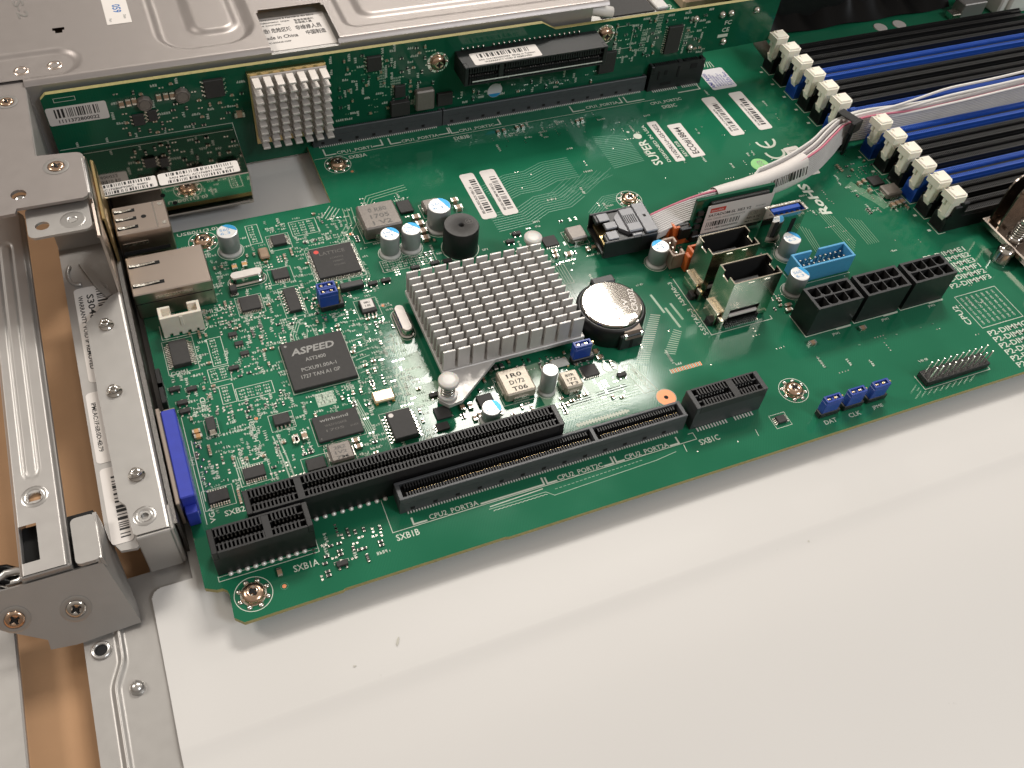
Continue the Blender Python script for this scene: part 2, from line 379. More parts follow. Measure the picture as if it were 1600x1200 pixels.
def barcode(b, fr, x0, x1, y0, y1, m='ink', z=0.03, unit=0.28, seed=1):
    r = random.Random(seed); x = x0
    while x < x1:
        wd = unit * r.choice((1, 1, 1, 2, 2, 3)); rect(b, fr, x, min(x + wd, x1), y0, y1, m, z); x += wd + unit * r.choice((1, 1, 2, 2, 3))
def rrect(x0, x1, y0, y1, r, n=5):
    out = []
    for cx, cy, a in ((x1 - r, y0 + r, -90), (x1 - r, y1 - r, 0), (x0 + r, y1 - r, 90), (x0 + r, y0 + r, 180)):
        for i in range(n + 1): t = math.radians(a + 90 * i / n); out.append((cx + r * math.cos(t), cy + r * math.sin(t)))
    return out
def sticker(parent, fr, W, H, label, printer, r=0.9, m='paper', name='sticker', th=0.1):
    """paper sticker with rounded corners; printer(b, frame) draws on it"""
    b = B(fr.matrix()); b.prism(rrect(0, W, 0, H, r), 0.0, th, m); o = b.build(name, parent, label)
    b = B(); printer(b, Fr(fr.o + fr.n * th, fr.u, fr.v)); b.build('print', o)
    return o

# ================================================================== the setting: bench top and chassis sheet metal
b = B(); b.box(-420, 620, -420, 520, -30, -15, 'cardboard'); b.build('cardboard_bench', kind='structure')

def smooth(x): x = max(0.0, min(1.0, x)); return x * x * (3 - 2 * x)
def sd_rrect(x, y, x0, x1, y0, y1, r):
    qx = abs(x - (x0 + x1) / 2) - (x1 - x0) / 2 + r; qy = abs(y - (y0 + y1) / 2) - (y1 - y0) / 2 + r
    return math.hypot(max(qx, 0), max(qy, 0)) + min(max(qx, qy), 0) - r
def heightfield(b, xs, ys, fz, m, skip=None, thick=None):
    nx, ny = len(xs), len(ys); vs = [(x, y, fz(x, y)) for y in ys for x in xs]; fs = []
    for j in range(ny - 1):
        for i in range(nx - 1):
            if skip and skip((xs[i] + xs[i + 1]) / 2, (ys[j] + ys[j + 1]) / 2): continue
            fs.append((j * nx + i, j * nx + i + 1, (j + 1) * nx + i + 1, (j + 1) * nx + i))
    b.add(vs, fs, m, True)
def lin(a, c, n): return [a + (c - a) * i / n for i in range(n + 1)]

# translucent white plastic sheet that lines the chassis floor, with its folds and a shading slope
def mylar_z(x, y):
    z = -6.0 + 0.15 * math.sin(x * 0.021 + 1) * math.sin(y * 0.03)
    if y > -88.5: z += 0.55 * smooth((-y - 70) / 18.5)
    else: z += 0.55 * smooth((y + 93.5) / 5.0)
    z -= 7.5 * smooth((-y - 104) / 80.0)  # front sloped away from the key lamp so the sheet darkens there
    return z
b = B()
ys = lin(-200, -150, 10) + lin(-148, -92, 28) + [-90, -89, -88.51, -88.49] + lin(-87, -60, 18) + lin(-52, -49.2, 3) + lin(-49, -46, 14) + lin(-40, 118, 14)
heightfield(b, lin(-49.6, -46.4, 14) + [-45, -43, -39] + lin(-38, 440, 80), ys, mylar_z, 'mylar', skip=lambda x, y: (x < -39 and y > -46) or (x < -46.6 and y > -49 and (x + 46.6) ** 2 + (y + 49) ** 2 > 9))
b.build('plastic_liner', label='white plastic insulating sheet lining the chassis floor under the green board', cat='plastic sheet')

LINER = bpy.data.objects['plastic_liner']
rw = random.Random(5)
b = B()
for cx, cy, rx, ry, a in ((5.5, -80.9, 1.2, .3, 1.0), (-6.5, -83.4, .35, .25, 0), (124, -92.5, .3, .25, 0)):
    n = 14; c_, s_ = math.cos(a), math.sin(a); pts = []
    for k in range(n):
        t = 2 * PI * k / n; rr = 1 + rw.uniform(-.3, .3); x, y = rx * rr * math.cos(t), ry * rr * math.sin(t); pts.append((cx + x * c_ - y * s_, cy + x * s_ + y * c_))
    b.add([(x, y, mylar_z(x, y) + .16) for x, y in pts], [tuple(range(n))], 'mylar_stain')
b.build('smudges', LINER, kind='stuff')

# floor pan beside the sheet
t = thing('floor_pan', (-60, -70, -7), 'bare steel chassis floor strip at the edge of the white plastic sheet', 'sheet metal')
b = B()
def pan_z(x, y):
    cx = -59.6 + 1.0 * 0
    edge = -58.6 if y > -62 else (-61.2 if y < -68 else -58.6 - 2.6 * (-62 - y) / 6.0)
    return -7.6 + 1.3 * smooth((x - (edge - 1.6)) / 1.6) - 0.9 * smooth((x - edge) / 1.0) if True else 0
xs_ = lin(-67.2, -49, 52)
heightfield(b, xs_, lin(-210, -40, 150), pan_z, 'steel')
b.box(-49, 440, -112, 118, -8.4, -7.3, 'steel'); b.box(-56, -36, 74, 118, -9.4, -8.5, 'gasket')  # second box: dark sheet added in place of the shaded interior
b.quad((-67.2, -210, -8.6), (-67.2, -40, -8.6), (-67.2, -40, -7.6), (-67.2, -210, -7.6), 'steel')
b.build('pan', t)
b = B(); b.ring(-56.6, -70.0, [(1.9, -7.2), (1.75, -6.3), (1.2, -5.6), (0.5, -5.3), (0.01, -5.25)], 'steel_bright', 24, cap_b=False, cap_t=False); b.build('rivet', t)
b = B(); b.ring(-63.4, -57.3, [(2.5, -7.55), (2.3, -7.0), (1.7, -6.9), (1.45, -7.2), (1.4, -8.2)], 'steel_bright', 28, cap_b=False, cap_t=False); disc(b, top(-63.4, -57.3, -7.5), 0, 0, 1.4, 'hole_black'); b.build('threaded_insert', t)

def flat_screw(name, x, y, z, r, m, parent=None, label=None, cat=None, group=None, dome=0.45, dish=True):
    """low screw head with a cross recess, seated in a shallow dimple"""
    b = B(); n = 28
    if dish: b.ring(x, y, [(r * 1.55, z + 0.02), (r * 1.3, z + 0.10), (r * 1.08, z + 0.05)], 'steel_bright', n, False, False)
    b.ring(x, y, [(r, z + 0.0), (r * 0.98, z + dome * 0.5), (r * 0.8, z + dome * 0.9), (r * 0.42, z + dome), (r * 0.30, z + dome * 0.35), (0.01, z + dome * 0.2)], m, n, False, False)
    for a in (0.35, 0.35 + PI / 2):
        c, s_ = math.cos(a), math.sin(a); l, wd = r * 0.55, r * 0.13; f = top(x, y, z + dome * 1.02, math.degrees(a))
        rect(b, f, -l, l, -wd, wd, 'hole_black', 0.012 if a < 1 else 0.02)
    return b.build(name, parent, label, cat, group)

# --- rear panel: flange with its bend, lower plate, upper tab, end block
rp = thing('port_bracket', (-46, 0, -7), 'galvanised steel rear panel strip beside the port connectors', 'sheet metal')
b = B(); fl = [(-51.0, 34.2), (-51.2, 7), (-50.8, -28.6), (-49.4, -30.6), (-48.9, -39.2), (-48.2, -40.0), (-41.0, -40.0), (-41.0, 44), (-43.2, 43.0)]
holes = [[(-45.5 + 0.0 * 0 + 1.0 * math.cos(2 * PI * i / 16), -35.2 + 1.0 * math.sin(2 * PI * i / 16)) for i in range(16)]]
b.prism(fl, 11.0, 12.0, 'steel', holes=holes); b.build('flange', rp)
b = B(); b.sheet([(-41.0, 12.0), (-40.45, 11.85), (-40.1, 11.4), (-40.0, 10.8), (-40.0, -6.0)], -40, 118, 1.0, 'steel'); b.build('inner_wall', rp)
b = B(); b.box(-55.6, -41.2, -33.5, 72, 7.6, 8.6, 'steel_brushed'); b.prism([(-55.6, -33.5), (-55.0, -37), (-52.8, -41), (-49.0, -41.5), (-41.2, -33.5)], 7.6, 8.6, 'steel_brushed'); b.build('lower_plate', rp)
b = B(); b.box(-48.6, -40.2, -41.0, -40.0, -6.0, 11.6, 'steel', 0.3); b.box(-40.6, -39.4, -40.5, -33, -6.2, 11.2, 'steel', 0.3); b.build('end_wall', rp)
b = B(); b.sheet([(-39.8, 9.5), (-38.6, 9.2), (-38.2, 8.4), (-38.2, -5.9)], -38, 80, 0.7, 'gasket');  b.build('gasket_strip', rp, 'dark speckled foil gasket along the port openings')
b = B(); b.sheet([(73.6, 14.2), (72.9, 14.1), (72.4, 13.4), (71.4, 8.4)], -55.4, -41.2, 0.9, 'steel', axis='x'); b.build('upright_lip', rp)
b = B(); b.sheet([(-41.0, 34.8), (-40.3, 34.6), (-39.9, 33.9), (-39.9, 9.0)], 44, 80, 0.8, 'shell'); b.sheet([(-39.6, 27), (-38.9, 26.6), (-38.6, 26), (-38.6, 8.0)], 60, 88, 0.7, 'brass'); b.build('port_shield', rp)
b = B(); b.prism(rrect(-58.4, -41.7, 46.9, 60, 2.0), 34.6, 35.4, 'steel', holes=[[(-54.5 + 1.9 * math.cos(2 * PI * i / 20), 51.4 + 1.7 * math.sin(2 * PI * i / 20)) for i in range(20)]]); b.build('mounting_tab', rp)
b = B(); b.ring(-46.5, 51.6, [(3.4, 35.42), (2.9, 35.55), (2.5, 35.45), (1.6, 35.7), (1.1, 35.6), (0.8, 34.9)], 'steel_bright', 28, False, True); b.build('rivet', rp)
for x, y in ((-45.8, 31.6), (-47.0, 6.5), (-45.5, -22.5)):
    b = B(); b.ring(x, y, [(2.2, 12.02), (2.0, 12.5), (1.45, 12.75), (1.4, 13.6), (1.2, 13.95), (0.55, 14.0), (0.45, 13.5)], 'screw_steel', 24, False, True); b.build('stud', rp)
b = B(); b.ring(-45.5, -35.2, [(2.9, 12.02), (2.6, 12.2), (1.9, 12.15), (1.35, 11.95), (1.1, 11.2)], 'steel_bright', 28, False, False); disc(b, top(-45.5, -35.2, 11.1), 0, 0, 1.1, 'steel_bright'); b.build('rivet', rp)
b = B()
hk = [(-50.8 + 3.3 * math.cos(t), 58.4 + 5.0 * math.sin(t), 8.9 + 0.35 * math.sin(3 * t)) for t in [PI * 0.75 + PI * 0.75 * i / 14 for i in range(15)]]
b.tube(hk, 0.6, 'steel', 8); b.prism([(-50.6, 62.6), (-48.2, 62.0), (-45.2, 52.4), (-43.0, 46.4), (-44.6, 45.6), (-47.4, 52.0)], 8.62, 9.3, 'steel'); b.build('hook', rp)
fr = top(-53.4, 14.4, 8.62, 0)
def pr_s304(b, f):
    g = Fr(f.p(0, 38, 0), (0, -1, 0), (1, 0, 0))
    text(b, 'WARRANTY VOID IF REMOVED', Fr(f.p(1.0, 34.5, 0), (0, -1, 0), (1, 0, 0)), 1.25, 'ink', width=29.5)
    text(b, 'S3046', Fr(f.p(3.4, 34.5, 0), (0, -1, 0), (1, 0, 0)), 1.9, 'ink', width=10.5)
    barcode(b, Fr(f.p(6.2, 36.2, 0), (0, -1, 0), (1, 0, 0)), 0, 12, 0, 3.0, unit=0.34, seed=4)
sticker(rp, fr, 9.8, 37.8, 'white sticker reading WARRANTY VOID IF REMOVED on the rear panel', pr_s304, 1.4)
sticker(rp, top(-54.9, -13.6, 8.62), 5.0, 24.6, 'white sticker with the IPMI address on the rear panel', lambda b, f: text(b, 'IPMI:AC:1F:6B:0D:4B:79', Fr(f.p(1.1, 20.8, 0), (0, -1, 0), (1, 0, 0)), 1.15, 'ink', width=17.0), 1.2)
sticker(rp, top(-54.6, -39.0, 8.62), 5.4, 23.6, 'white barcode sticker at the lower end of the rear panel', lambda b, f: barcode(b, Fr(f.p(2.4, 20.5, 0), (0, -1, 0), (1, 0, 0)), 0, 19.0, 0, 2.4, unit=0.3, seed=9), 1.0)

# --- side bar with a long pressed groove
t = thing('side_bar', (-70, 0, 7), 'long pressed steel bar with a grooved face at the left', 'sheet metal')
b = B()
def bar_z(x, y):
    g = sd_rrect(x, y, -71.6, -68.2, -14.3, 74, 1.7)
    z = 12.0 - 0.40 * smooth(1.0 - abs(g) / 0.75)
    z -= 1.2 * (1 - smooth((x + 75.2) / 1.0)) + 1.4 * (1 - smooth((-63.8 - x) / 1.1))
    return z
win = lambda x, y: (-74.3 < x < -70.3 and -38.9 < y < -28.2) or (x + 69.8) ** 2 + (y + 20.8) ** 2 < 2.6
heightfield(b, lin(-75.2, -63.8, 57), lin(-42.4, 88, 160), bar_z, 'steel_brushed', skip=win)
b.box(-75.2, -74.4, -42.4, 88, 4, 10.7, 'steel'); b.box(-64.6, -63.8, -42.4, 88, 8.6, 10.5, 'steel'); b.box(-75.2, -63.8, -42.6, -41.8, 9.0, 11.4, 'steel', 0.3)
b.build('bar', t)
b = B(); b.ring(-69.8, -20.8, [(3.2, 12.02), (2.7, 12.25), (1.9, 12.0), (1.5, 11.4), (1.4, 10.8)], 'steel_bright', 28, False, False); disc(b, top(-69.8, -20.8, 10.9), 0, 0, 1.4, 'cardboard'); b.build('rivet', t)
b = B(); b.box(-90, -82, -260, -43, -9, -7.2, 'steel', 0.4); b.build('rail', label='flat steel rail at the lower left edge of the photo', cat='sheet metal')

# --- mounting ear in front of the bar
t = thing('mounting_ear', (-68, -48, -8), 'folded steel mounting ear with two screws at the lower left', 'sheet metal')
b = B()
A = [(x, -43.2 - (9.5 - z) * 0.692, z) for x, z in ((-92, 9.5), (-57.2, 9.5), (-53.0, -5.96), (-62.7, -6.3), (-68.2, -6.5), (-74.2, -5.84), (-74.1, -3.57), (-83.0, 1.5), (-92, 4.4))]
d = Vector((0, 0.822, -0.569)) * 0.9
Ab = [tuple(Vector(p) + d) for p in A]; n = len(A)
b.add(A + Ab, [tuple(range(n))[::-1], tuple(range(n, 2 * n))] + [(i, (i + 1) % n, n + (i + 1) % n, n + i) for i in range(n)], 'steel')
b.recalc = True; b.build('face_plate', t)
b = B(); q = [(-57.2, -43.2, 9.5), (-56.6, -42.6, 11.6), (-56.4, -30.2, 12.2), (-55.0, -35.0, 3.5), (-52.9, -50.5, -4.6), (-53.0, -53.9, -5.96)]
qb = [(x - 0.9, y, z) for x, y, z in q]; n = len(q)
b.add(q + qb, [tuple(range(n)), tuple(range(n, 2 * n))[::-1]] + [(i, n + i, n + (i + 1) % n, (i + 1) % n) for i in range(n)], 'steel'); b.recalc = True; b.build('side_plate', t)
b = B(); b.prism(rrect(-62.6, -56.9, -43.6, -30.4, 1.3), 10.9, 12.2, 'steel'); b.sheet([(-57.2, 12.2), (-56.7, 12.0), (-56.5, 11.4), (-56.4, 6)], -43.4, -31, 0.8, 'steel'); b.build('top_lip', t)
b = B(); b.box(-74.3, -57.6, -42.6, -27.0, 1.0, 8.6, 'hole_black'); b.build('gap_shade_block', t)  # black block added as the shade in the gap and bar window
nrm = Vector((0, -0.822, 0.569)).normalized(); u_ = Vector((1, 0, 0)); v_ = nrm.cross(u_)
for i, (x, y, z, m) in enumerate(((-79.3, -47.78, 2.88, 'screw_bronze'), (-66.0, -48.87, 1.3, 'screw_steel'))):
    so = flat_screw('screw', 0, 0, 0, 2.3, m, None, ('bronze countersunk screw in the mounting ear', 'silver flush screw in the mounting ear')[i], 'screw', 'screws in the mounting ear')
    R = Matrix((u_, v_, nrm)).transposed(); so.matrix_world = Matrix.Translation(Vector((x, y, z)) * S + nrm * 0.0001) @ R.to_4x4()
b = B(); rr_ = random.Random(3)
for k in range(7):
    p0 = Vector((-92, -39 + rr_.uniform(-2, 2), 5 + k * 0.35)); pts = [p0 + Vector((i * 2.6, 1.6 * math.sin(i * 0.9 + k) + rr_.uniform(-.3, .3), 1.5 * math.sin(i * 0.7 + k * 1.3))) for i in range(8)]
    b.tube(pts, 1.1, 'film_black' if k % 3 else 'steel_bright', 8)
b.build('crumpled_bag', label='crumpled dark antistatic bag behind the mounting ear', cat='bag')

# --- corner bracket plate
t = thing('corner_bracket', (-50, 70, 37), 'flat steel corner bracket with rounded tab above the ports', 'bracket')
b = B(); cp = [(-90, 131), (-58.9, 131), (-52.9, 118.9), (-53.1, 79.3), (-42.6, 78.2)] + [(-42.6 + 2.4 * math.sin(a), 75.8 + 2.4 * math.cos(a)) for a in (0.4, 0.8, 1.2, 1.5)] + [(-40.8, 59.2), (-41.2, 57.9), (-42.4, 57.2), (-59.9, 57.4), (-60.4, 55.6), (-90, 54.8)]
hole = [(-58.9 + 2.1 * math.cos(2 * PI * i / 20), 63.3 + 2.1 * math.sin(2 * PI * i / 20)) for i in range(20)]
b.prism(cp, 37.0, 37.95, 'steel_warm', holes=[hole]); b.build('plate', t)
b = B(); b.sheet([(-40.9, 38.0), (-40.3, 37.8), (-40.0, 37.2), (-40.0, 35.6)], 59, 75, 0.9, 'steel'); b.sheet([(-53.0, 37.9), (-52.7, 37.6), (-52.6, 37.0), (-52.6, -8.4)], 79, 118, 0.8, 'steel_brushed'); b.build('folded_edge', t)
b = B(); b.ring(-58.9, 63.3, [(2.1, 35.2), (1.9, 36.2), (1.2, 36.3), (0.8, 35.8), (0.01, 35.7)], 'steel_bright', 24, False, False); b.build('screw_boss', t)
flat_screw('screw', -58.7, 108.0, 38.02, 2.1, 'screw_bronze', None, 'bronze cross-head screw at the upper left edge of the corner bracket', 'screw', 'screws in the corner bracket')
flat_screw('screw', -48.0, 72.9, 38.02, 2.3, 'screw_bronze', None, 'bronze cross-head screw on the rounded tab of the corner bracket', 'screw', 'screws in the corner bracket')

# --- top cover over the power supply, with pressed recesses
t = thing('top_cover', (40, 150, 33), 'large pressed steel cover over the power supply behind the riser card', 'cover')
def cov_z(x, y):
    z = 39.5
    z -= 1.7 * smooth(0.5 - sd_rrect(x, y, -9.3, 21.0, 122, 300, 10) / 3.0)
    z += 1.2 * smooth(0.5 - sd_rrect(x, y, 1.8, 16.5, 131.0, 300, 5) / 3.0)
    g3 = sd_rrect(x, y, 53, 260, 121.5, 250, 4.5); z -= 1.4 * smooth(0.5 - g3 / 3.0)
    z += 0.9 * smooth(0.5 - sd_rrect(x, y, 60, 260, 128, 250, 4.5) / 3.0)
    g4 = sd_rrect(x, y, -80, -36, 117.2, 130.8, 6.5); z -= 1.1 * smooth(0.5 - g4 / 2.4)
    z -= 1.5 * (1 - smooth((y - 114.2) / 1.8)) ** 2
    return z
cut = lambda x, y: sd_rrect(x, y, 24.5, 48.4, 113.8, 138.2, 2.2) < 0 or (x + 39.8) ** 2 + (y - 142.1) ** 2 < 2.9 or (x < -52.9 and y < 117.5) or (x > 146 and y < 113.4)
b = B(); heightfield(b, lin(-95, 153, 330), lin(114.2, 136, 44) + lin(137, 200, 40), cov_z, 'steel_warm', skip=cut); b.build('pressed_top', t)
b = B()
for x0, x1 in ((-52.8, 24.5), (48.4, 146)): b.box(x0, x1, 114.25, 115.1, 10, 38.1, 'steel')
b.box(24.5, 48.4, 114.25, 115.1, 10, 37.2, 'steel'); b.build('front_lip', t)
b = B(); b.box(18, 56, 115.2, 145, 34.9, 36.2, 'steel'); b.build('inner_deck', t); b = B(); b.box(-60, -20, 126, 160, 33, 34, 'hole_black'); b.build('hole_shade_plate', t)  # black plate added so the cover hole shows as shade
b = B(); text(b, 'S-2', Fr((-52.4, 163.0, 39.5), (0.12, -1, 0), (1, 0.12, 0)), 3.2, 'steel_bright', width=11.5, z=0.1); b.build('stamped_letters', t)
def pr_stamp(b, f):
    text(b, '059', Fr(f.p(3.0, 12.2, 0), (0, -1, 0), (1, 0, 0)), 2.6, 'ink_stamp', width=5.2); text(b, 'Part', Fr(f.p(1.0, 3.6, 0), (0, -1, 0), (1, 0, 0)), 0.9, 'ink_grey'); text(b, 'Date', Fr(f.p(5.8, 5.2, 0), (0, -1, 0), (1, 0, 0)), 0.9, 'ink_grey')
sticker(t, top(-24.4, 141.0, 39.52), 8.0, 16.5, 'small white sticker stamped 059 in blue on the cover', pr_stamp, 0.2)
def pr_warn(b, f):
    text(b, "connecteurs à l'arrière du bloc", f_(f, 0.3, 19.0), 0.95, 'ink', width=19.5); text(b, "d'alimentation  couper", f_(f, 0.3, 17.1), 0.95, 'ink', width=10.5); text(b, "le courant.", f_(f, 0.3, 15.4), 0.95, 'ink', width=7)
    text(b, "警告危險區域", f_(f, 12.2, 16.5), 1.0, 'ink', width=7); text(b, "非維修人員", f_(f, 12.2, 14.9), 1.0, 'ink', width=6)
    text(b, "告! 危险区域", f_(f, 0.4, 11.2), 2.1, 'ink', width=9.6); text(b, "非维修人员", f_(f, 11.6, 11.2), 2.1, 'ink', width=9.2)
    text(b, "ade in China", f_(f, 0.4, 7.0), 2.0, 'ink', width=11.0); text(b, "中国制造", f_(f, 14.4, 7.4), 2.1, 'ink', width=7.0); text(b, "PC-000448-020P", f_(f, 0.3, 4.4), 0.9, 'ink', width=8)
def f_(f, x, y): return Fr(f.p(x, y, 0), f.u, f.v)
sticker(t, top(24.8, 117.5, 36.25), 23.4, 20.6, 'white warning sticker with French and Chinese lines seen through the cover window', pr_warn, 0.4)
for x, y in ((-53.1, 122.8), (-43.1, 123.4)):
    b = B(); b.ring(x, y, [(2.5, 38.35), (2.1, 38.75), (1.5, 38.65), (1.0, 38.0), (0.8, 37.6)], 'shell', 26, False, True); b.build('rivet', t)
b = B(); b.tube([(128, 122, 35), (142, 119, 35.5), (150, 116, 35.2), (155, 115.5, 34)], 2.2, 'wire_white', 12); b.build('white_lead', label='short white lead emerging beyond the end of the pressed cover', cat='cable')

# ================================================================== the motherboard
mb = thing('motherboard', (100, 0, -1.6), 'large green server motherboard covered with chips, slots and white lettering', 'circuit board')
b = B()
outline = [(-36.3, -53.2), (-33.6, -54.6), (-32.2, -54.7), (-31.2, -55.6), (-30.9, -57.0), (-31.1, -63.5), (-29.0, -65.5), (-4, -65.3), (-3.4, -65.0), (41, -65.0), (42, -65.3), (243, -65.3), (246, -63), (247.5, -58), (470, -58), (470, 230), (32.6, 230), (32.6, 78.6), (-36.3, 78.6)]
b.prism(outline, -1.6, 0.0, 'solder_mask', side='pcb_edge'); b.build('board', mb)
OCC = []
def occ(x0, x1, y0, y1): OCC.append((min(x0, x1), max(x0, x1), min(y0, y1), max(y0, y1)))
def free(x, y, r=0.6):
    for a, c, d_, e_ in OCC:
        if a - r < x < c + r and d_ - r < y < e_ + r: return False
    return True
SK = B(); TF = top(0, 0, 0)              # silkscreen print of the motherboard
def outline_silk(x0, x1, y0, y1, wd=0.18): line(SK, TF, [(x0, y0), (x1, y0), (x1, y1), (x0, y1)], wd, closed=True)

# ---- packages
def ic(name, x0, x1, y0, y1, h, parent, label=None, sides='', n=8, lead=0.9, marks=(), dot=None, nt=None, lw=0.45, T=None, matname='chip_black', silk=True):
    b = B(T); b.cbox(x0, x1, y0, y1, 0.12, h, matname, 0.16); o = b.build(name, parent, label)
    if sides:
        l = B(T)
        for sd in sides:
            k = nt if (nt and sd in 'tb') else n
            a0, a1 = (y0, y1) if sd in 'lr' else (x0, x1)
            for i in range(k):
                p = a0 + (a1 - a0) * (i + 0.5) / k; wd = min(lw, (a1 - a0) / k * 0.55) / 2
                if sd == 'l': l.box(x0 - lead, x0 - lead * .35, p - wd, p + wd, 0.02, 0.2, 'tin'); l.box(x0 - lead * .45, x0 + .1, p - wd, p + wd, 0.1, h * .55, 'tin')
                if sd == 'r': l.box(x1 + lead * .35, x1 + lead, p - wd, p + wd, 0.02, 0.2, 'tin'); l.box(x1 - .1, x1 + lead * .45, p - wd, p + wd, 0.1, h * .55, 'tin')
                if sd == 'b': l.box(p - wd, p + wd, y0 - lead, y0 - lead * .35, 0.02, 0.2, 'tin'); l.box(p - wd, p + wd, y0 - lead * .45, y0 + .1, 0.1, h * .55, 'tin')
                if sd == 't': l.box(p - wd, p + wd, y1 + lead * .35, y1 + lead, 0.02, 0.2, 'tin'); l.box(p - wd, p + wd, y1 - .1, y1 + lead * .45, 0.1, h * .55, 'tin')
        l.build('leads', o)
    if marks or dot:
        q = B(T); F = top(0, 0, h)
        for mk in marks: text(q, mk[0], top(mk[1], mk[2], h), mk[3], mk[5], width=mk[4], z=0.02, bold=mk[6] if len(mk) > 6 else 0.012, slant=.2 if len(mk) > 6 else 0)
        if dot: disc(q, F, dot[0], dot[1], dot[2], dot[3], 0.02, 20)
        q.build('marking', o)
    if T is None:
        pad = lead if sides else 0.2
        occ(x0 - pad, x1 + pad, y0 - pad, y1 + pad)
        if silk: outline_silk(x0 - pad - .35, x1 + pad + .35, y0 - pad - .35, y1 + pad + .35, 0.14)
    return o
def passive(b, x, y, L, W, H, ang, body, cap='tin', z=0.0):
    c, s_ = math.cos(ang), math.sin(ang); T0 = b.T
    M = Matrix.Translation((x, y, z)) @ Matrix.Rotation(ang, 4, 'Z'); b.T = (T0 @ M) if T0 is not None else M
    k = L * 0.22
    b.box(-L / 2 + k, L / 2 - k, -W / 2, W / 2, 0.03, H, body); b.box(-L / 2, -L / 2 + k, -W / 2, W / 2, 0.03, H + .03, cap); b.box(L / 2 - k, L / 2, -W / 2, W / 2, 0.03, H + .03, cap)
    b.T = T0
def chipcap(x, y, L, W, H, ang, parent, body='mlcc_tan', name='chip_capacitor'):
    b = B(); passive(b, x, y, L, W, H, ang, body); r = max(L, W) / 2 + .1; occ(x - r, x + r, y - r, y + r); return b.build(name, parent)
def inductor(x0, x1, y0, y1, h, parent, label=None, mark=None, m='ferrite', T=None):
    b = B(T); b.cbox(x0, x1, y0, y1, 0.3, h, m, min(0.5, (x1 - x0) * .1)); o = b.build('inductor', parent, label)
    ym = (y0 + y1) / 2; dy = (y1 - y0) * 0.26
    b = B(T); b.box(x0 - .35, x0 + .2, ym - dy, ym + dy, 0.02, h * .5, 'tin'); b.box(x1 - .2, x1 + .35, ym - dy, ym + dy, 0.02, h * .5, 'tin'); b.box((x0 + x1) / 2 - dy, (x0 + x1) / 2 + dy, y0 - .3, y0 + .1, 0.02, h * .45, 'tin'); b.build('terminals', o)
    if mark:
        q = B(T)
        for k, t_ in enumerate(mark): text(q, t_, top((x0 + x1) / 2, y0 + (y1 - y0) * (0.62 - 0.26 * k), h), (y1 - y0) * .16, 'ink_dim' if m == 'ferrite' else 'ink', width=(x1 - x0) * .5, align='c', z=0.02)
        q.build('marking', o)
    if T is None: occ(x0 - .5, x1 + .5, y0 - .5, y1 + .5); outline_silk(x0 - .7, x1 + .7, y0 - .7, y1 + .7, 0.15)
    return o
def capacitor(x, y, r, h, label, rot=20, blue=True):
    b = B(); b.cbox(x - r * 1.02, x + r * 1.02, y - r * 1.02, y + r * 1.02, 0.02, 0.6, 'can_base', r * .3) if False else b.ring(x, y, [(r * 1.12, 0.02), (r * 1.14, 0.5), (r * 1.08, 0.9), (r * .93, 1.0), (r * .93, 1.5)], 'can_base', 32, False, False)
    b.ring(x, y, [(r * .9, 1.0), (r * .90, 1.6), (r, 2.1), (r, h - .45), (r * .97, h - .12)], 'can_grey', 32, False, False)
    b.ring(x, y, [(r * .97, h - .12), (r * .9, h), (r * .84, h - .03)], 'can_top', 32, False, True)
    o = b.build('capacitor', mb, label)
    if blue:
        q = B(); n = 24; a0, a1 = math.radians(rot - 60), math.radians(rot + 60); F = top(x, y, h - .03); rr = r * .93
        pts = [(rr * math.cos(a0 + (a1 - a0) * i / n), rr * math.sin(a0 + (a1 - a0) * i / n)) for i in range(n + 1)]
        q.add([F.p(px, py, .04) for px, py in pts], [tuple(range(n + 1))], 'can_blue')
        for k, t_ in enumerate(('560', '6.3')): text(q, t_, top(x - r * .2, y + r * (.08 - .5 * k), h - .03), r * .34, 'can_print', width=r * .95, align='c', z=0.03)
        q.build('polarity_mark', o)
    occ(x - r * 1.1, x + r * 1.1, y - r * 1.1, y + r * 1.1); circle(SK, TF, x, y, r * 1.28, 0.2)
    return o

# ---- main chips
AST = ic('controller_chip', 0, 19.2, -0.2, 18.7, 1.6, mb, 'large square black controller chip lettered ASPEED AST2400', silk=False,
   marks=[('ASPEED', 2.4, 12.9, 2.5, 13.2, 'ink_grey', .03), ('AST2400', 6.0, 9.7, 1.35, 6.2, 'ink_grey'), ('PCXU91.00A-1', 3.9, 6.1, 1.35, 10.6, 'ink_grey'), ('1727 TAN A1 GP', 3.2, 3.4, 1.35, 11.8, 'ink_grey')], dot=(1.5, 17.1, .42, 'ink_grey'))
outline_silk(-0.3, 19.55, -0.45, 19.0, 0.2)
ic('logic_chip', 19.0, 33.0, 42.2, 56.2, 1.45, mb, 'square black chip lettered LATTICE with a red dot', 'lrtb', 25, 1.0, lw=0.25,
   marks=[('LATTICE', 21.6, 52.2, 1.5, 8.6, 'ink_dim'), ('LCMXO2', 24.6, 49.9, .7, 4.4, 'ink_dim'), ('1200HC', 25.2, 48.2, .7, 3.4, 'ink_dim'), ('4TG100C', 25.0, 46.4, .7, 3.8, 'ink_dim')], dot=(20.9, 54.2, .85, 'dot_red'))
ic('memory_chip', 2.1, 15.2, -20.0, -11.0, 1.15, mb, 'oblong black memory chip lettered winbond', marks=[('winbond', 4.0, -13.4, 1.05, 8.4, 'ink_grey'), ('W631GG6KB', 5.0, -15.4, .8, 6.4, 'ink_dim'), ('6143X', 12.0, -17.4, .7, 2.4, 'ink_dim'), ('1705', 5.0, -17.2, .8, 5.2, 'ink_dim')], dot=(3.0, -19.1, .25, 'ink_dim'))
